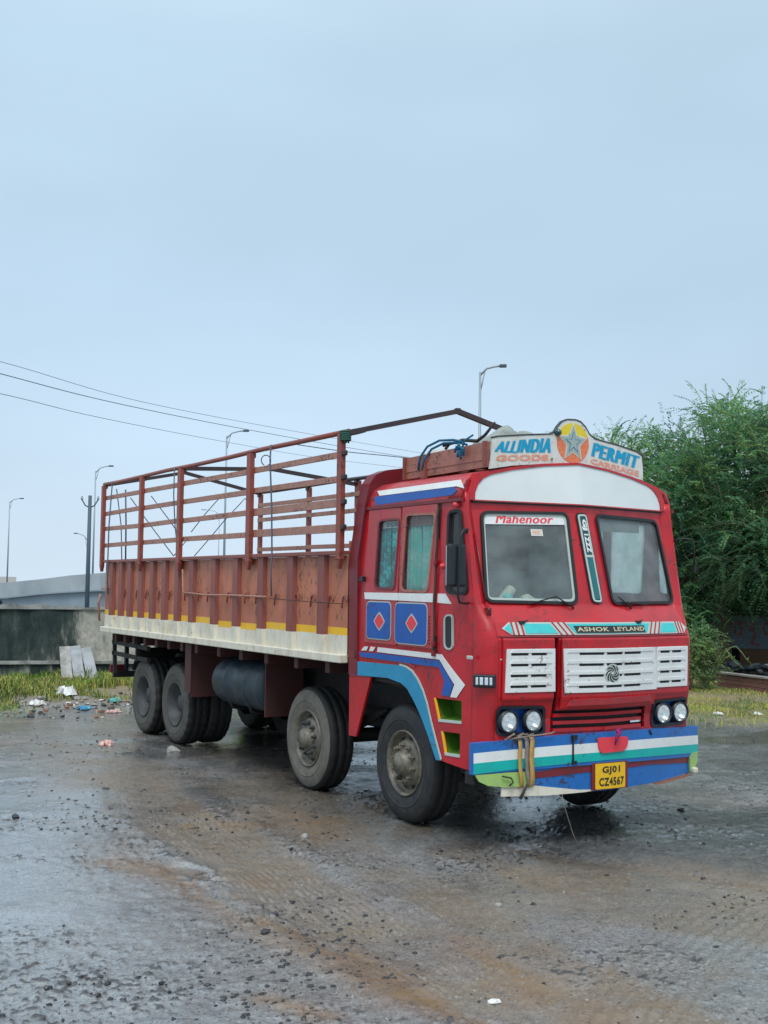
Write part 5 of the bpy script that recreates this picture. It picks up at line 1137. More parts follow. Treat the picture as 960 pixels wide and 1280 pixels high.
scatter('loose_stones', 12000, selD, .003, .026, M['stone_dark'], 'dark wet stone chips strewn over the gravel yard')
scatter('loose_stones', 1100, lambda x, y: .6, .005, .016, M['stone_pale'], 'small pale pebbles strewn over the gravel yard')
def single_stone(x, y, r, m, lab, seed, sq=(1, 1, 1)):
    rg_ = np.random.default_rng(seed); v = rock_verts(r, rg_)*np.array(sq); o = MB().add(v, ICO).build('stone', m, None, (x, y, gz(x, y)+r*.15), merge=0)
    s_ = o.modifiers.new('s', 'SUBSURF'); s_.levels = 1; s_.render_levels = 1; s_.subdivision_type = 'SIMPLE'; return tag(o, lab, 'stone')
single_stone(-1.32, 6.35, .12, M['stone_pale'], 'grey rock wedged on the ground in front of the dual rear wheel', 1, (1, 1, 1.3))
single_stone(-3.55, -1.2, .045, M['stone_dark'], 'flat black stone lying below the orange mud streak', 2, (1.2, 1, .5))
single_stone(-4.05, 2.9, .05, M['stone_dark'], 'black stone lying alone on the wet grey ground at far left', 3)
single_stone(-2.15, 1.05, .05, M['stone_pale'], 'pale yellowish pebble lying on the brown ground before the front wheel', 4)
single_stone(-1.95, -1.35, .03, M['stone_pale'], 'white pebble on the ground in the middle foreground', 5)
single_stone(1.55, .55, .05, M['stone_dark'], 'black stone on the wet ground right of the bumper shadow', 6)
single_stone(-3.0, -2.75, .05, M['white'], 'white stone chip at the bottom edge of the yard', 8, (1.5, 1, .5))

# ---- boundary wall on the left
def wall_mat():
    m = bpy.data.materials.new('stained concrete'); m.use_nodes = True; t = m.node_tree; b = t.nodes['Principled BSDF']; n = t.nodes; l = t.links; b.inputs['Roughness'].default_value = .85
    tc_ = n.new('ShaderNodeTexCoord'); mp = n.new('ShaderNodeMapping'); mp.inputs['Scale'].default_value = (1.6, 1.6, .42); l.new(tc_.outputs['Object'], mp.inputs[0])
    def noise(sc, v, det=7, ro=.65):
        q = n.new('ShaderNodeTexNoise'); q.inputs['Scale'].default_value = sc; q.inputs['Detail'].default_value = det; q.inputs['Roughness'].default_value = ro; l.new(v, q.inputs[0]); return q.outputs[0]
    a = noise(1.7, mp.outputs[0]); c = noise(9, tc_.outputs['Object'])
    r1 = n.new('ShaderNodeValToRGB'); e = r1.color_ramp.elements; e[0].position = .48; e[0].color = (.014, .030, .030, 1); e[1].position = .72; e[1].color = (.42, .40, .35, 1)
    k = e.new(.60); k.color = (.05, .07, .062, 1)
    at = n.new('ShaderNodeAttribute'); at.attribute_name = 'clean'; ad = n.new('ShaderNodeMath'); ad.operation = 'MULTIPLY_ADD'; l.new(at.outputs['Fac'], ad.inputs[0]); ad.inputs[1].default_value = .24; l.new(a, ad.inputs[2]); l.new(ad.outputs[0], r1.inputs[0])
    x = n.new('ShaderNodeMix'); x.data_type = 'RGBA'; x.blend_type = 'MULTIPLY'; x.inputs[0].default_value = .6; l.new(r1.outputs[0], x.inputs[6])
    r2 = n.new('ShaderNodeValToRGB'); e = r2.color_ramp.elements; e[0].position = .3; e[0].color = (.45, .45, .45, 1); e[1].position = .7; e[1].color = (1.25, 1.25, 1.2, 1); l.new(c, r2.inputs[0]); l.new(r2.outputs[0], x.inputs[7]); l.new(x.outputs[2], b.inputs['Base Color'])
    bp = n.new('ShaderNodeBump'); bp.inputs['Strength'].default_value = .5; bp.inputs['Distance'].default_value = .03; l.new(c, bp.inputs['Height']); l.new(bp.outputs[0], b.inputs['Normal']); return m
M['wall'] = wall_mat(); M['coping'] = mat('pale worn coping', (.36, .36, .34), .8, wear=(.10, .11, .10), wscale=3.5, wamt=1., bump=.4, bscale=12)
wl = thing('boundary_wall', 'low stained concrete wall with mossy dark streaks behind the grassy rubble bank', 'wall', (P0[0], P0[1], 0))
def wp(s, d, z): return (WD[0]*s+WN[0]*d, WD[1]*s+WN[1]*d, z)
L0, L1 = -14., 5.4
mb = MB(); ns = 160; V = []; cl = []
zz = [-.2, .2, .50, .52, .8, 1.1, 1.4, 1.56]
for i in range(ns+1):
    s = L0+(L1-L0)*i/ns
    for j, z in enumerate(zz):
        dd = .07 if z < .51 else 0; q = .012*math.sin(s*5+z*7)+.008*math.sin(s*13+z*3)
        V.append(wp(s, dd+q, z+(.0 if j < 7 else .015*math.sin(s*3.1)))); cl.append(max(0, min(1, (s-1.15)/.55)) if .0 < s < 9 and z > .5 else (.55 if -.05 < s < .45 and z > .5 else (.2 if z < .5 else 0)))
nz_ = len(zz); F = [(i*nz_+j, (i+1)*nz_+j, (i+1)*nz_+j+1, i*nz_+j+1) for i in range(ns) for j in range(nz_-1)]
mb.add(V, F); 
wf = mb.build('wall_face', M['wall'], wl, recalc=False); at = wf.data.attributes.new('clean', 'FLOAT', 'POINT'); at.data.foreach_set('value', cl)
mb = MB(); mb.add([wp(L0, -.0, -.2), wp(L1, 0, -.2), wp(L1, -.22, -.2), wp(L0, -.22, -.2), wp(L0, 0, 1.55), wp(L1, 0, 1.55), wp(L1, -.22, 1.55), wp(L0, -.22, 1.55)], [(2, 3, 7, 6), (1, 2, 6, 5), (3, 0, 4, 7), (4, 5, 6, 7)]); mb.build('wall_core', M['coping'], wl, recalc=False)
mb = MB(); V = []; n_ = 140
for i in range(n_+1):
    s = L0+(L1-L0)*i/n_; w1_ = .018*math.sin(s*4.3)+.014*math.sin(s*11+1); top_ = 1.615+.02*math.sin(s*2.9)+.018*math.sin(s*9.7)+.012*random.uniform(-1, 1)
    V += [wp(s, .035+w1_, 1.54), wp(s, .035+w1_*1.4, top_), wp(s, -.25, top_-.01), wp(s, -.25, 1.54)]
mb.add(V, [(4*i+k, 4*i+4+k, 4*i+4+(k+1) % 4, 4*i+(k+1) % 4) for i in range(n_) for k in range(4)]); mb.build('coping', M['coping'], wl)
mb = MB(); mb.add([wp(L0, .12, .485), wp(L1, .12, .485), wp(L1, .0, .485), wp(L0, .0, .485), wp(L0, .12, .545), wp(L1, .12, .545), wp(L1, 0, .545), wp(L0, 0, .545)], [(0, 1, 5, 4), (4, 5, 6, 7), (0, 3, 2, 1), (1, 2, 6, 5), (3, 0, 4, 7)]); mb.build('ledge', M['coping'], wl)
# three stone slabs leaning on the wall
M['slab'] = mat('grey stone slab', (.33, .35, .37), .6, wear=(.18, .19, .19), wscale=6, wamt=.9, bump=.2)
M['slab2'] = mat('stained stone slab', (.36, .35, .33), .7, wear=(.12, .12, .11), wscale=5, wamt=1., bump=.2)
def vslab(t0, t1, b0, b1, zt, zb_, m, lab):
    s0, s1 = (t0+t1)/2+.24, (b0+b1)/2+.24; zt -= .10; zb_ -= .06; T = Vector(wp(s0, .16, zt)); B = Vector(wp(s1, 1.15-.25*(b0-1), zb_)); T += Vector((P0[0], P0[1], 0)); B += Vector((P0[0], P0[1], 0))
    o = MB().bar(B, T, .205, .035, upv=(WN[0], WN[1], .4)).build('stone_slab', m, None, bevel=.008); tag(o, lab, 'slab', 'slabs leaning on the wall')
vslab(.93, 1.12, .98, 1.2, .92, .15, M['slab2'], 'leftmost of three grey stone slabs leaning on the wall, dark stain at its top')
vslab(1.12, 1.32, 1.22, 1.42, .93, .15, M['slab'], 'middle of three grey stone slabs leaning against the wall')
vslab(1.34, 1.50, 1.50, 1.68, .90, .13, M['slab'], 'rightmost of three grey stone slabs leaning against the wall')
mb = MB(); q = Vector((P0[0], P0[1], 0)); mb.tube([q+Vector(wp(-.9, .0, 1.70)), q+Vector(wp(-.35, .0, 1.76)), q+Vector(wp(.0, .0, 1.72)), q+Vector(wp(.06, .02, 1.64))], .045, 8)
tag(mb.build('hose', M['black']), 'black hose end bent over the top of the stained wall at far left', 'hose')
# ---- grass
def blades(name, n, area, lab, hlo, hhi, cols, wd=.012):
    pts = []
    x0, x1, y0, y1, pick = area
    while len(pts) < n:
        k = 20000; x = RNG.uniform(x0, x1, k); y = RNG.uniform(y0, y1, k); g_ = ground(x, y); p = pick(x, y, g_)
        ok = RNG.random(k) < p; pts += list(zip(x[ok], y[ok], g_[0][ok]))
    pts = np.array(pts[:n]); h = RNG.uniform(hlo, hhi, n)*(.25+2.6*fbm(pts[:, 0], pts[:, 1], 1.9, 3, 81)**2); a = RNG.uniform(0, 6.28, n); ln = RNG.uniform(.1, .8, n); b_ = RNG.uniform(0, 6.28, n)
    dx = np.cos(a)*wd/2; dy = np.sin(a)*wd/2; V = np.zeros((n, 5, 3))
    V[:, 0] = pts+np.stack([-dx, -dy, 0*dx-.01], 1); V[:, 1] = pts+np.stack([dx, dy, 0*dx-.01], 1)
    mid_ = pts+np.stack([np.cos(b_)*h*ln*.3, np.sin(b_)*h*ln*.3, h*.6], 1); V[:, 2] = mid_+np.stack([dx*.7, dy*.7, 0*dx], 1); V[:, 3] = mid_-np.stack([dx*.7, dy*.7, 0*dx], 1)
    V[:, 4] = pts+np.stack([np.cos(b_)*h*ln, np.sin(b_)*h*ln, h*(1-.3*ln)], 1)
    i = np.arange(n)*5; F = np.concatenate([np.stack([i, i+1, i+2], 1), np.stack([i, i+2, i+3], 1), np.stack([i+3, i+2, i+4], 1)])
    o = fastmesh(name, V.reshape(-1, 3), F, cols, False)
    cn = fbm(pts[:, 0], pts[:, 1], 1.3, 3, 91)+RNG.uniform(-.22, .22, n); mi_ = np.digitize(cn, [.42, .56, .66]) % len(cols)
    o.data.polygons.foreach_set('material_index', np.concatenate([mi_, mi_, mi_]).astype(np.int32)); return tag(o, lab, 'grass', kind='stuff')
M['g1'] = mat('green grass', (.10, .21, .03), .6); M['g2'] = mat('yellow green grass', (.34, .40, .06), .6); M['g3'] = mat('straw', (.52, .42, .13), .7); M['g4'] = mat('dark weed', (.05, .11, .03), .6)
M['g5'] = mat('dead brown grass', (.26, .17, .07), .8)
GC = [M['g1'], M['g2'], M['g3'], M['g4']]
blades('grass', 60000, (-6.5, 4.5, 9.5, 16.6, lambda x, y, g_: np.where(((x-P0[0])*WN[0]+(y-P0[1])*WN[1]) > .12, g_[4], 0)), 'tufted green and straw coloured grass on the bank before the stained wall', .04, .20, GC, .014)
blades('grass', 40000, (6.2, 17, 3.5, 15, lambda x, y, g_: np.where(x < 40, g_[4], 0)*.9), 'short dry yellow grass on the verge right of the truck', .02, .075, [M['g2'], M['g3'], M['g5'], M['g1']], .014)
# ---- litter
M['plwhite'] = mat('white plastic scrap', (.70, .70, .68), .4); M['plblue'] = mat('blue plastic scrap', (.06, .28, .45), .4); M['plpink'] = mat('red and white wrapper', (.62, .30, .26), .45, wear=(.8, .75, .7), wscale=25, wamt=1.)
M['plteal'] = mat('teal plastic scrap', (.10, .38, .38), .4); M['card'] = mat('brown scrap', (.22, .10, .06), .7); M['rubble'] = mat('grey rubble', (.26, .25, .23), .8, wear=(.1, .1, .1), wscale=8, wamt=.8)
def crumple(x, y, sx, sy, sz, m, lab, seed, cat='litter'):
    rg_ = random.Random(seed); V = []; n = 7
    for j in range(n+1):
        for i in range(n+1): V.append(((i/n-.5)*sx*(1+.3*rg_.uniform(-1, 1)), (j/n-.5)*sy*(1+.3*rg_.uniform(-1, 1)), max(0, sz*rg_.uniform(.1, 1)*min(1, min(i, n-i, j, n-j)+.2))))
    o = MB().add(V, [(j*(n+1)+i, j*(n+1)+i+1, (j+1)*(n+1)+i+1, (j+1)*(n+1)+i) for j in range(n) for i in range(n)]).build('litter', m, None, (x, y, gz(x, y)+.006), recalc=False)
    s_ = o.modifiers.new('t', 'SOLIDIFY'); s_.thickness = .004; o.rotation_euler.z = rg_.uniform(0, 3); return tag(o, lab, cat)
def zp(px, py): v = fw+rt*((px-480)/1476.97)-up*((py-640)/1476.97); t = -CAM.z/v.z; p = CAM+v*t; return p.x, p.y
crumple(-1.87, 7.30, .34, .16, .05, M['plpink'], 'crumpled white and pink wrapper on bare ground left of the rear wheels', 11)
crumple(.12, 11.2, .42, .22, .12, M['plpink'], 'pale pink plastic bag at the edge of the bank beside the rearmost wheel', 12)
crumple(-.95, 11.4, .30, .20, .06, M['plblue'], 'blue plastic scrap at the foot of the grassy bank', 13)
crumple(-2.05, 13.0, .50, .20, .08, M['plteal'], 'teal plastic sheet scrap in the dry grass at far left', 14)
crumple(-.85, 12.9, .75, .32, .14, M['plwhite'], 'long pale crumpled sheet lying in the middle of the grassy bank', 15)
crumple(-1.6, 11.9, .25, .2, .1, M['plwhite'], 'white plastic scrap on the bank left of the blue scrap', 16)
crumple(.72, 10.8, .35, .16, .05, M['plwhite'], 'flat white scrap lying close behind the rearmost wheel', 17)
crumple(-.62, 10.9, .22, .12, .05, M['plpink'], 'small red and white wrapper right of the blue scrap', 18)
crumple(-.25, 12.0, .3, .18, .08, M['plteal'], 'small teal scrap on the right half of the grassy bank', 19)
crumple(-5.0+.55, 2.7, .20, .035, .02, M['card'], 'thin reddish brown strip lying on the wet ground at far left', 20)
crumple(5.3, 2.3, .42, .20, .05, M['signwhite'], 'flat dirty white board scrap on the wet ground right of the bumper', 21)
crumple(8.05, 6.3, .16, .12, .05, M['plwhite'], 'left one of two white paper scraps at the verge edge right of the truck', 22)
crumple(8.75, 6.1, .18, .12, .05, M['plwhite'], 'right one of two white paper scraps at the verge edge right of the truck', 23)
crumple(3.2, 9.3, .5, .3, .12, M['plwhite'], 'white plastic sheet seen behind the tank under the truck', 24)
VV = []; FF = []; k = 0
while k < 520:
    s = RNG.uniform(2.2, 5.2); al = RNG.uniform(-4, 4.5); x = P0[0]+WD[0]*al+WN[0]*s; y = P0[1]+WD[1]*al+WN[1]*s
    if abs((s-4.1+.28*al)) > RNG.exponential(.7): continue
    v = rock_verts(.02+.07*RNG.random()**2, RNG)+np.array([x, y, gz(x, y)+.01]); VV.append(v); FF.append(np.array(ICO)+12*k); k += 1
o = fastmesh('rubble', np.vstack(VV), np.vstack(FF), [M['rubble'], M['plwhite'], M['stone_dark'], M['card']], False); mi_ = np.repeat(RNG.choice([0, 0, 0, 1, 2, 2, 3], 520), 20); o.data.polygons.foreach_set('material_index', mi_.astype(np.int32)); tag(o, 'grey rubble and refuse bits along the foot of the grassy bank', 'rubble', kind='stuff')

# ---- flyover ramp, lamps, poles, wires
def at_px(px, d):   # plan position at horizontal distance d, bearing given as a picture column
    a = YAW+math.atan((px-480)/1476.97); return Vector((CAM.x+math.sin(a)*d, CAM.y+math.cos(a)*d, 0))
M['conc'] = mat('hazy flyover concrete', (.36, .40, .42), .8, wear=(.24, .28, .30), wscale=.35, wamt=.8); M['conc2'] = mat('hazy flyover retaining wall', (.25, .31, .35), .8, wear=(.19, .24, .27), wscale=.3, wamt=.8)  # bluish greys stand in for distance haze, painted into the concrete
fl = thing('flyover_ramp', 'pale concrete flyover ramp with parapet rising beyond the stained wall', 'flyover', (30, 95, 0))
RP = [(-160, 130, 1.6, .5), (-60, 116, 1.75, .6), (0, 108, 1.9, .66), (17, 106, 1.98, .72), (58, 100, 2.28, 1.13), (93, 97, 2.60, 1.35), (131, 95, 2.80, 1.5), (281, 72, 3.1, 1.7), (420, 60, 3.2, 1.8), (599, 49, 3.2, 1.8), (760, 46, 3.2, 1.8), (1000, 46, 3.2, 1.8)]
ctr = [at_px(p, d) for p, d, _, _ in RP]
def ribbon_wall(z0f, z1f, out, thk, m, nm):
    mb = MB(); V = []
    for i, (p, (px, d, zt, zb_)) in enumerate(zip(ctr, RP)):
        dr = (ctr[min(i+1, len(ctr)-1)]-ctr[max(i-1, 0)]).normalized(); nn = Vector((dr.y, -dr.x, 0)); 
        if nn.dot(CAM-p) < 0: nn = -nn
        q = p-Vector((30, 95, 0)); q.z = 0
        for dd in (out, out-thk):
            for z in (z0f(zt, zb_), z1f(zt, zb_)): V.append(q+nn*dd+Vector((0, 0, z)))
    n = len(ctr); F = []
    for i in range(n-1): a = 4*i; F += [(a, a+4, a+5, a+1), (a+2, a+3, a+7, a+6), (a+1, a+5, a+7, a+3)]
    mb.add(V, F); return mb.build(nm, m, fl)
ribbon_wall(lambda t, b: b, lambda t, b: t, .25, .25, M['conc'], 'parapet')
ribbon_wall(lambda t, b: b-.12, lambda t, b: b, .42, .8, M['conc2'], 'parapet_ledge')
ribbon_wall(lambda t, b: -1.0, lambda t, b: b-.12, .10, 7.0, M['conc2'], 'retaining_wall')
ribbon_wall(lambda t, b: b, lambda t, b: t, -7.0, .25, M['conc'], 'parapet')
mb = MB()
for i in range(1, 60):
    t = i/60*9; k = int(t); f = t-k
    if k+1 >= len(ctr): break
    p = ctr[k].lerp(ctr[k+1], f)-Vector((30, 95, 0)); zt = RP[k][2]*(1-f)+RP[k+1][2]*f; zb_ = RP[k][3]*(1-f)+RP[k+1][3]*f; dr = (ctr[k+1]-ctr[k]).normalized(); nn = Vector((dr.y, -dr.x, 0)); nn = nn if nn.dot(CAM-ctr[k]) > 0 else -nn
    mb.bar(p+nn*.12+Vector((0, 0, -.8)), p+nn*.12+Vector((0, 0, zb_-.13)), .16, .3, upv=(nn.x, nn.y, 0))
mb = None
b_ = at_px(2, 210); o = MB().box((0, 0, .2), (9, 6, 5.2)).build('wall', mat('pale building', (.50, .48, .44), .8)); o.location = (b_.x-2.5, b_.y, 0); o.name = 'far_building'; tag(o, 'small pale flat roofed building far off at the left edge', 'building')
M['lampm'] = mat('galvanised pole', (.30, .35, .38), .5, .3); M['poled'] = mat('dark steel pole', (.07, .10, .13), .6, .1)
def lamp(px, d, ztop, arm_px, arm_dz, lab, z0=1.0, r=.09, head=True):
    p = at_px(px, d); t = thing('street_lamp', lab, 'street lamp', (p.x, p.y, 0), 'street lamps along the flyover')
    q = at_px(arm_px, d)-p; mb = MB(); mb.tube([(0, 0, z0), (0, 0, ztop)], [r, r*.55], 8); mb.build('pole', M['lampm'], t)
    L_ = q; mb = MB(); mb.tube([Vector((0, 0, ztop-.15)), L_*.25+Vector((0, 0, ztop+arm_dz*.55)), L_*.55+Vector((0, 0, ztop+arm_dz*.88)), L_*.8+Vector((0, 0, ztop+arm_dz))], r*.5, 6); mb.tube([(0, 0, ztop-.9), L_*.2+Vector((0, 0, ztop+arm_dz*.35))], r*.28, 5); mb.build('arm', M['lampm'], t)
    u = L_.normalized(); MB().bar(L_*.76+Vector((0, 0, ztop+arm_dz)), L_*1.04+Vector((0, 0, ztop+arm_dz*1.02)), r*3.2, r*1.2).build('lamp_head', M['poled'], t, bevel=.02)
lamp(11, 128, 10.3, 28, .35, 'thin street lamp at the far left edge rising above the flyover parapet')
lamp(117.5, 98, 11.05, 139, .45, 'street lamp behind the dark electric pole, its arm pointing right')
lamp(281, 72, 11.05, 308, .35, 'street lamp seen behind the middle of the slatted truck body')
lamp(599, 49, 11.05, 631, .25, 'nearest and tallest looking street lamp standing behind the truck cab')
lamp(110, 100, 5.6, 93, .45, 'short lamp whose arm points left from behind the dark electric pole', r=.07)
lamp(274, 120, 9.2, 252, .3, 'faint distant street lamp seen low between the slats, arm pointing left', r=.05)
p = at_px(111.5, 60); ep = thing('electric_pole', 'dark electric pole with two raised insulator arms behind the stained wall', 'electric pole', (p.x, p.y, 0))
mb = MB(); mb.tube([(0, 0, -.3), (0, 0, 6.35)], [.12, .085], 10); mb.build('pole', M['poled'], ep)
u = Vector((math.cos(YAW), -math.sin(YAW), 0))
for s in (-1, 1):
    mb = MB(); mb.tube([(0, 0, 5.75), u*s*.22+Vector((0, 0, 5.85)), u*s*.40+Vector((0, 0, 6.15))], .035, 6); a_ = mb.build('cross_arm', M['poled'], ep)
    MB().lathe([(0, .0), (.0, .05), (.06, .07), (.10, .04), (.16, .06), (.2, .0)], 12, 'z', u*s*.40+Vector((0, 0, 6.13))).build('insulator', M['lampm'], a_, recalc=False)
p2 = at_px(640, 85); e2 = thing('electric_pole', 'electric pole carrying the overhead wires, standing hidden behind the truck cab', 'electric pole', (p2.x, p2.y, 0))
mb = MB(); mb.tube([(0, 0, -.3), (0, 0, 10.4)], [.14, .09], 10); mb.build('pole', M['poled'], e2)
mb = MB(); mb.bar(u*-1.2+Vector((0, 0, 10.2)), u*1.2+Vector((0, 0, 10.2)), .1, .1); mb.build('cross_arm', M['poled'], e2)
def dpt(px, py, d):
    v = fw+rt*((px-480)/1476.97)-up*((py-640)/1476.97); h = math.hypot(v.x, v.y); return CAM+v*(d/h)
def wire(pp, r, lab):
    pts = [dpt(*q) for q in pp]; out_ = []
    for i in range(len(pts)-1):
        a, b_, c_, d_ = pts[max(i-1, 0)], pts[i], pts[i+1], pts[min(i+2, len(pts)-1)]
        for k in range(8): t = k/8; out_.append(.5*((2*b_)+(-a+c_)*t+(2*a-5*b_+4*c_-d_)*t*t+(-a+3*b_-3*c_+d_)*t**3))
    out_.append(pts[-1]); mb = MB(); mb.tube(out_, r, 5); tag(mb.build('overhead_wire', M['poled']), lab, 'wire', 'overhead wires left of the truck')
wire([(-260, 392, 32), (0, 452, 40), (190, 505, 50), (430, 550, 68), (640, 585, 85)], .010, 'uppermost overhead wire sloping down across the left sky')
wire([(-260, 395, 28), (0, 467, 36), (150, 505, 45), (320, 539, 58), (480, 567, 75), (632, 590, 85)], .014, 'middle overhead wire sloping down across the left sky')
wire([(-260, 440, 28), (0, 492, 36), (125, 522, 45), (280, 552, 60), (420, 575, 74), (648, 600, 85)], .010, 'lowest overhead wire sloping down across the left sky')
wire([(366, 555, 30), (436, 565, 32), (505, 572, 34), (640, 588, 40)], .012, 'dark cable crossing between the front post of the body and the roof rack')

# ---- right side: kerb, shed with lettering, scrap, trees, shrubs
M['kerb'] = mat('brick red kerb', (.22, .085, .06), .8, wear=(.13, .09, .08), wscale=5, wamt=.9, bump=.3); M['kerbtop'] = mat('kerb cement top', (.30, .28, .26), .8, wear=(.16, .15, .14), wscale=6, wamt=.8)
kb = thing('low_kerb_wall', 'low brick red kerb wall with grey top under the trees at right', 'kerb wall', (KA[0], KA[1], 0))
kd = (Vector(KB)-Vector(KA)).normalized(); LK = 6.5
S0 = at_px(896, 26.3); S1 = at_px(1040, 23.8); kd = (S1-S0); LK = kd.length; kd.normalize(); kn_ = Vector((-kd.y, kd.x, 0)); kn_ = kn_ if kn_.dot(CAM-S0) < 0 else -kn_
kb.location = S0; yaw_k = math.atan2(kd.y, kd.x)
mb = MB()
for row in range(3):
    for i in range(int(LK/.25)+1):
        x = i*.25+(.125 if row % 2 else 0); 
        if x > LK-.1: continue
        br = MB().box((0, 0, 0), (.238, .11, .088)); p = kd*(x+.12)+Vector((0, 0, .03+row*.095+.045)) if True else 0
        if row == 0 and i == 0: proto_b = br.build('brick', M['kerb'], kb, p, bevel=.006); proto_b.rotation_euler.z = yaw_k
        else: c_ = proto_b.copy(); COL.objects.link(c_); c_.location = p+Vector((0, random.uniform(-.006, .006), 0)); c_.parent = kb
MB().bar(Vector((0, 0, .16))+kn_*.06, kd*LK+Vector((0, 0, .16))+kn_*.06, .10, .30).build('core', M['kerbtop'], kb); MB().bar(Vector((0, 0, .345)), kd*LK+Vector((0, 0, .335)), .17, .045).build('cap', M['kerbtop'], kb, bevel=.008)
# shed under the trees
sc_ = at_px(930, 31.5); sh = thing('roadside_stall', 'dark roadside stall with red lettering on its front board, roof added for shade, beneath the big trees', 'stall', (sc_.x, sc_.y, 0))
aim = YAW+math.atan((930-480)/1476.97); ux = Vector((math.cos(aim), -math.sin(aim), 0)); uy = Vector((math.sin(aim), math.cos(aim), 0))
def sp(x, y, z): return ux*x+uy*y+Vector((0, 0, z))
def sbox(name, x0, x1, y0, y1, z0, z1, m, par=sh):
    V = [sp(x, y, z) for x in (x0, x1) for y in (y0, y1) for z in (z0, z1)]; return MB().add(V, [(0, 1, 3, 2), (4, 6, 7, 5), (0, 4, 5, 1), (2, 3, 7, 6), (0, 2, 6, 4), (1, 5, 7, 3)]).build(name, m, par)
M['board'] = mat('bluish grey board', (.09, .12, .15), .6, wear=(.09, .11, .13), wscale=4, wamt=.8); M['shedwall'] = mat('dark shed wall', (.05, .05, .05), .8, wear=(.09, .06, .04), wscale=3, wamt=.8); M['brownp'] = mat('brown plywood', (.10, .045, .02), .7, wear=(.1, .05, .03), wscale=4, wamt=.8)
bd = sbox('front_board', -.75, 1.6, 0, .04, .62, 1.45, M['board'])
sbox('lower_panel', -.1, 1.6, .02, .06, .16, .615, M['brownp']); sbox('side_wall', -1.6, -1.55, 0, 3, 0, 2.2, M['shedwall']); sbox('back_wall', -1.6, 2.6, 2.9, 3, 0, 2.5, M['shedwall']); sbox('roof', -2.2, 3.2, -1.6, 3.3, 2.45, 2.52, M['shedwall']); sbox('side_wall', 2.5, 2.6, 0, 3, 0, 2.4, M['shedwall'])  # overhanging roof is added to keep the stall dark
for x in (-1.55, 2.5): sbox('shade_roof_post', x, x+.08, -1.4, -1.32, 0, 2.45, M['shedwall'])
def mSt(x, z, o): q = sp(x, -o, z); return (q.x, q.y, q.z)
def stroke(mb, pts, wd):
    for a, b_ in zip(pts, pts[1:]):
        a, b_ = Vector(a), Vector(b_); d_ = (b_-a).normalized(); n_ = Vector((-d_.y, d_.x))*wd/2; a -= d_*wd*.3; b_ += d_*wd*.3
        mb.add([mSt(*(a-n_), .004), mSt(*(b_-n_), .004), mSt(*(b_+n_), .004), mSt(*(a+n_), .004)], [(0, 1, 2, 3)])
mb = MB()
for x0, sp_ in ((-.42, [[(0, .34), (0, 0)], [(0, .2), (-.10, .24), (-.14, .12), (-.04, .08)], [(-.16, .34), (.12, .34)]]), (-.08, [[(0, .34), (0, 0)], [(-.14, .30), (-.14, .10), (-.05, .04)], [(-.17, .34), (.1, .34)]]), (.26, [[(0, .34), (0, -.02)], [(0, .2), (-.1, .16), (-.13, .28)], [(0, -.02), (-.08, -.16), (.10, -.22)]]), (.62, [[(0, .32), (-.1, .34), (-.15, .2), (-.1, .08), (.02, .06), (.08, .2), (.0, .3)], [(.18, .36), (.18, 0)]])):
    for s_ in sp_: stroke(mb, [(x0+a, .93+b_) for a, b_ in s_], .055)
mb.build('lettering', M['darkred'], bd, recalc=False)
scrap = MB(); rg2 = random.Random(5)
def lump(c, r, seed): rg_ = np.random.default_rng(seed); return rock_verts(r, rg_)+np.array(c)
sc2 = at_px(935, 28.2); hp_ = thing('scrap_heap', 'heap of black plastic scrap behind the brick red kerb wall', 'scrap heap', (sc2.x, sc2.y, 0))
mb = MB()
for k in range(90):
    q = sp(rg2.uniform(-.9, 2.2), rg2.uniform(-.5, .5), rg2.uniform(.05, .42)); v = rock_verts(rg2.uniform(.08, .22), np.random.default_rng(k)); mb.add(v+np.array(q), ICO, 0 if k % 7 else 1)
mb.build('scrap_mass', [M['blackpl'], M['tank']], hp_)['kind'] = 'stuff'
M['bark'] = mat('tree bark', (.10, .075, .05), .9, wear=(.05, .04, .03), wscale=12, wamt=.8, bump=.5)
def leafmat(name, col, tr):
    m = mat(name, col, .55); b = m.node_tree.nodes['Principled BSDF']
    t = m.node_tree; o_ = t.nodes['Material Output']; tl = t.nodes.new('ShaderNodeBsdfTranslucent'); tl.inputs[0].default_value = (*tr, 1); mx_ = t.nodes.new('ShaderNodeMixShader'); mx_.inputs[0].default_value = .3
    t.links.new(b.outputs[0], mx_.inputs[1]); t.links.new(tl.outputs[0], mx_.inputs[2]); t.links.new(mx_.outputs[0], o_.inputs[0]); return m
LM = [leafmat('mid leaf green', (.070, .205, .095), (.14, .36, .10)), leafmat('bright leaf green', (.16, .34, .14), (.28, .52, .14)), leafmat('dark leaf green', (.03, .105, .055), (.04, .14, .04)), leafmat('yellow leaf green', (.18, .29, .09), (.25, .4, .08))]
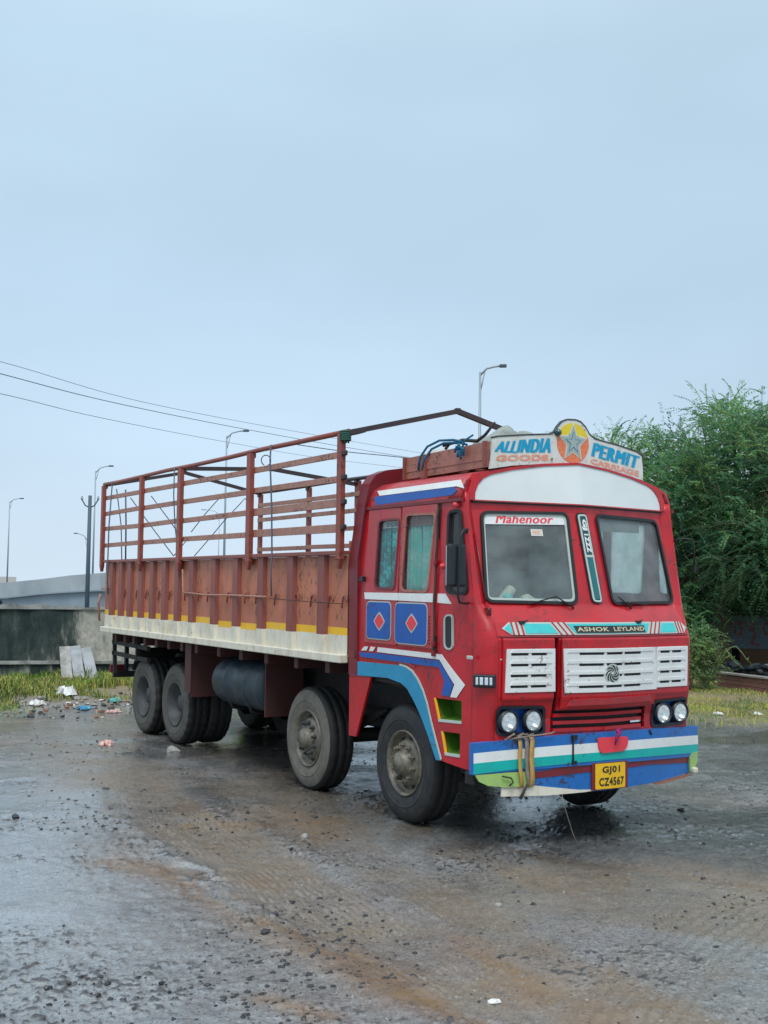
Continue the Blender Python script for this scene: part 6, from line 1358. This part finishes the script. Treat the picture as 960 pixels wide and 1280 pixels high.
def grow_tree(name, base, Ht, crown, seed, lab, cat='tree', twigs=5200, leaf=.05, trunk_r=.16, mats=LM, tl=(.35, .85), per=15, droop=.35, spray=1.0, upw=.25, gap=.52, leaders=0):
    """crown: list of (dx, dy, z, rx, ry, rz) lobes; limbs run into the lobes, twigs arch out of the limbs"""
    rg_ = np.random.default_rng(seed); r_ = random.Random(seed); t = thing(name, lab, cat, base)
    mb = MB(); mb.tube([(0, 0, -.2), (.05, .02, Ht*.12), (-.04, .05, Ht*.25), (.02, .0, Ht*.34)], [trunk_r*1.25, trunk_r, trunk_r*.85, trunk_r*.75], 10); mb.build('trunk', M['bark'], t)
    top_ = Vector((.02, 0, Ht*.33)); nodes_ = []; lb = MB()
    for (dx, dy, z, rx, ry, rz_) in crown:
        for k in range(7):
            v = Vector((r_.gauss(0, 1), r_.gauss(0, 1), r_.gauss(.35, 1))).normalized(); e = Vector((dx+v.x*rx*.75, dy+v.y*ry*.75, z+v.z*rz_*.75)); c = Vector((dx, dy, z))
            m1 = top_.lerp(e, .4)+Vector((r_.uniform(-.2, .2), r_.uniform(-.2, .2), .25)); m2 = top_.lerp(e, .75)+Vector((r_.uniform(-.2, .2), r_.uniform(-.2, .2), .2)); pts = [top_, m1, m2, e]
            lb.tube(pts, [trunk_r*.45, trunk_r*.28, trunk_r*.16, trunk_r*.06], 6)
            for j in range(5):
                f = .4+.6*(j+1)/5; q = m1.lerp(m2, (f-.4)/.35) if f < .75 else m2.lerp(e, (f-.75)/.25); w_ = Vector((r_.gauss(0, 1), r_.gauss(0, 1), r_.gauss(.2, .8))).normalized(); e2_ = q+w_*r_.uniform(.5, 1.0)*min(rx, rz_)*.55; lb.tube([q, q.lerp(e2_, .5)+Vector((0, 0, .08)), e2_], [trunk_r*.10, trunk_r*.06, trunk_r*.03], 4, cap=False)
    lb.build('limbs', M['bark'], t)
    # twigs: arching sprays of small leaflets on and inside the lobes
    vol = np.array([c[3]*c[4]*c[5] for c in crown]); vol = vol**.75; pick = rg_.choice(len(crown), twigs, p=vol/vol.sum()); C_ = np.array(crown)[pick]
    d_ = rg_.normal(size=(twigs, 3)); d_ /= np.linalg.norm(d_, axis=1, keepdims=True); rad_ = rg_.uniform(.25, 1.0, (twigs, 1))**.55
    lump_ = 1+.22*np.sin(d_[:, 0:1]*5+pick[:, None])*np.sin(d_[:, 1:2]*6+1.3*pick[:, None])+.12*np.sin(d_[:, 2:3]*11+d_[:, 0:1]*9)
    o0 = C_[:, :3]+d_*rad_*lump_*C_[:, 3:6]
    # leave gaps: clumps kept by a 3D noise
    cn = vnoise(o0[:, 0]*1.5+o0[:, 2]*.9, o0[:, 1]*1.5-o0[:, 2]*1.2, seed)+.5*vnoise(o0[:, 0]*3.1-o0[:, 2]*2, o0[:, 2]*3+o0[:, 1], seed+3); keep = cn > gap
    o0 = o0[keep]; d_ = d_[keep]; n = len(o0)
    dir_ = d_*np.array([1, 1, .6])+np.array([0, 0, upw])+rg_.normal(size=(n, 3))*.45; dir_ /= np.linalg.norm(dir_, axis=1, keepdims=True)
    ln = rg_.uniform(tl[0], tl[1], n)*spray
    if leaders:
        li = rg_.choice(np.where(o0[:, 2] > np.percentile(o0[:, 2], 55))[0], leaders, replace=False); ln[li] = rg_.uniform(.9, 1.4, leaders); dir_[li, 2] = np.abs(dir_[li, 2])+.35; dir_ /= np.linalg.norm(dir_, axis=1, keepdims=True)
    tt_ = np.linspace(0, 1, per)
    P = o0[:, None, :]+dir_[:, None, :]*(ln[:, None]*tt_)[:, :, None]; P[:, :, 2] -= droop*(ln[:, None]*tt_**2)
    T_ = np.gradient(P, axis=1); T_ /= np.linalg.norm(T_, axis=2, keepdims=True)+1e-9
    sd_ = np.cross(T_, rg_.normal(size=(n, 1, 3))*.35+np.array([0, 0, 1.])); sd_ /= np.linalg.norm(sd_, axis=2, keepdims=True)+1e-9
    V = []; 
    lf = leaf*rg_.uniform(.7, 1.4, (n, per, 1))*(1-.45*tt_)[None, :, None]
    for sg in (-1, 1):
        j = rg_.normal(size=(n, per, 3))*.35; ax = sd_*sg+T_*.55+j*.5; ax /= np.linalg.norm(ax, axis=2, keepdims=True); w_ = np.cross(ax, T_+j); w_ /= np.linalg.norm(w_, axis=2, keepdims=True)+1e-9
        a = P; b_ = P+ax*lf*.55+w_*lf*.24; c_ = P+ax*lf*1.15; e_ = P+ax*lf*.55-w_*lf*.24; V.append(np.stack([a, b_, c_, e_], 2))
    V = np.concatenate(V, 0).reshape(-1, 3); nq = len(V)//4; F = np.arange(nq*4).reshape(-1, 4); o = fastmesh('crown', V, F, mats, False); o.parent = t; o['kind'] = 'stuff'
    cl_ = vnoise(o0[:, 0]*1.1+seed, o0[:, 2]*1.3, 5)+rg_.uniform(-.25, .25, n); mi = np.digitize(cl_, [.30, .62, .92]); mi = np.array([2, 0, 1, 3])[mi]; mi = np.tile(np.repeat(mi, per), 2)
    o.data.polygons.foreach_set('material_index', mi.astype(np.int32))
    # bare twig stems
    K = min(n, 1500); tb = MB()
    for i in rg_.choice(n, K, replace=False): tb.tube([P[i, 0], P[i, per//2], P[i, -1]], [.007, .005, .003], 3, cap=False, smooth=False)
    st__ = tb.build('twigs', M['bark'], t, recalc=False); st__['kind'] = 'stuff'; return t
tb_ = at_px(905, 30.5)
grow_tree('thorn_tree', (tb_.x, tb_.y, 0), 7.2, [(-1.2, .3, 4.3, 2.0, 2.0, 1.6), (.6, -.2, 4.9, 1.7, 1.8, 1.5), (-2.5, 1.3, 4.9, 1.1, 1.2, 1.1), (-3.0, 1.7, 4.2, .9, .9, 1.2), (2.0, -1.2, 4.6, 1.7, 1.7, 1.6), (.2, .2, 2.9, 2.3, 1.8, 1.2), (-.9, .5, 2.2, 1.8, 1.5, 1.2), (1.5, -1.0, 3.0, 1.8, 1.8, 1.2), (.1, .1, 6.0, .8, .9, .8), (1.2, -.8, 6.1, .8, .8, .8)], 5, 'big feathery green tree with arching branches right behind the cab', twigs=9400, leaf=.075, tl=(.5, 1.15), gap=.63, leaders=26)
tb_ = at_px(1010, 29)
grow_tree('thorn_tree', (tb_.x, tb_.y, 0), 7.0, [(0, 0, 4.6, 1.9, 1.9, 1.7), (-1.4, .9, 5.2, 1.2, 1.2, 1.2), (1.6, -1.0, 4.4, 1.8, 1.8, 1.6), (-.6, .4, 3.1, 1.6, 1.6, 1.2)], 9, 'second feathery green tree whose crown runs off the right edge', twigs=4600, leaf=.075, tl=(.5, 1.15), gap=.63, leaders=12)
tb_ = at_px(860, 37)
grow_tree('broad_tree', (tb_.x, tb_.y, 0), 6.0, [(0, 0, 3.4, 2.6, 2.4, 2.3), (-1.6, .9, 3.6, 1.5, 1.6, 1.6), (2.6, -1.8, 3.3, 2.4, 2.2, 2.3), (5.6, -3.6, 3.2, 2.6, 2.4, 2.3)], 21, 'dark dense tree filling the shade behind the roadside stall', twigs=6500, leaf=.13, tl=(.3, .6), mats=[LM[2], LM[0], LM[2], LM[0]])
tb_ = at_px(862, 25.2)
grow_tree('shrub', (tb_.x, tb_.y, 0), 1.4, [(0, 0, .55, .55, .5, .5), (.15, -.1, 1.0, .4, .4, .4), (-.25, .1, .75, .5, .4, .6)], 31, 'light green leafy shrub beside the right side of the cab', 'shrub', twigs=900, leaf=.045, trunk_r=.03, tl=(.15, .35), mats=[LM[1], LM[3], LM[0], LM[3]], per=9)
# arching stems
as_ = at_px(880, 25.3); sh2 = thing('weed', 'pale green weed with long arching bare stems bending over toward the kerb', 'weed', (as_.x, as_.y, 0)); rg3 = random.Random(8)
for k, (dx, h_, l_) in enumerate(((.95, 1.05, .2), (.75, .80, .1), (.55, .60, -.1), (.25, 1.35, 0), (-.05, 1.5, 0), (-.25, 1.2, .1), (.4, 1.15, .1), (.65, .95, -.2))):
    mb = MB(); pts = [ux*(dx*t_)+uy*(l_*t_)+Vector((0, 0, h_*math.sin(min(1, t_*1.25)*1.57)-(.5*h_*max(0, t_-.6)/.4*dx)+.02*math.sin(t_*20+k))) for t_ in [i/9 for i in range(10)]]
    mb.tube(pts, [.018-.0013*i for i in range(10)], 5); LMb = []
    for i in range(1, 10):
        for j in range(5):
            c = pts[i]; a = rg3.random()*6.28; e = Vector((math.cos(a), math.sin(a), rg3.uniform(-.3, .6)))*rg3.uniform(.04, .09); w_ = e.cross(Vector((0, 0, 1))).normalized()*.014; b0 = len(mb.v); mb.add([c, c+e*.5+w_, c+e, c+e*.5-w_], [(0, 1, 2, 3)], 1)
    mb.build('stem', [mat('weed stem', (.17, .22, .09), .6) if k == 0 else bpy.data.materials['weed stem'], LM[3]], sh2, recalc=False)
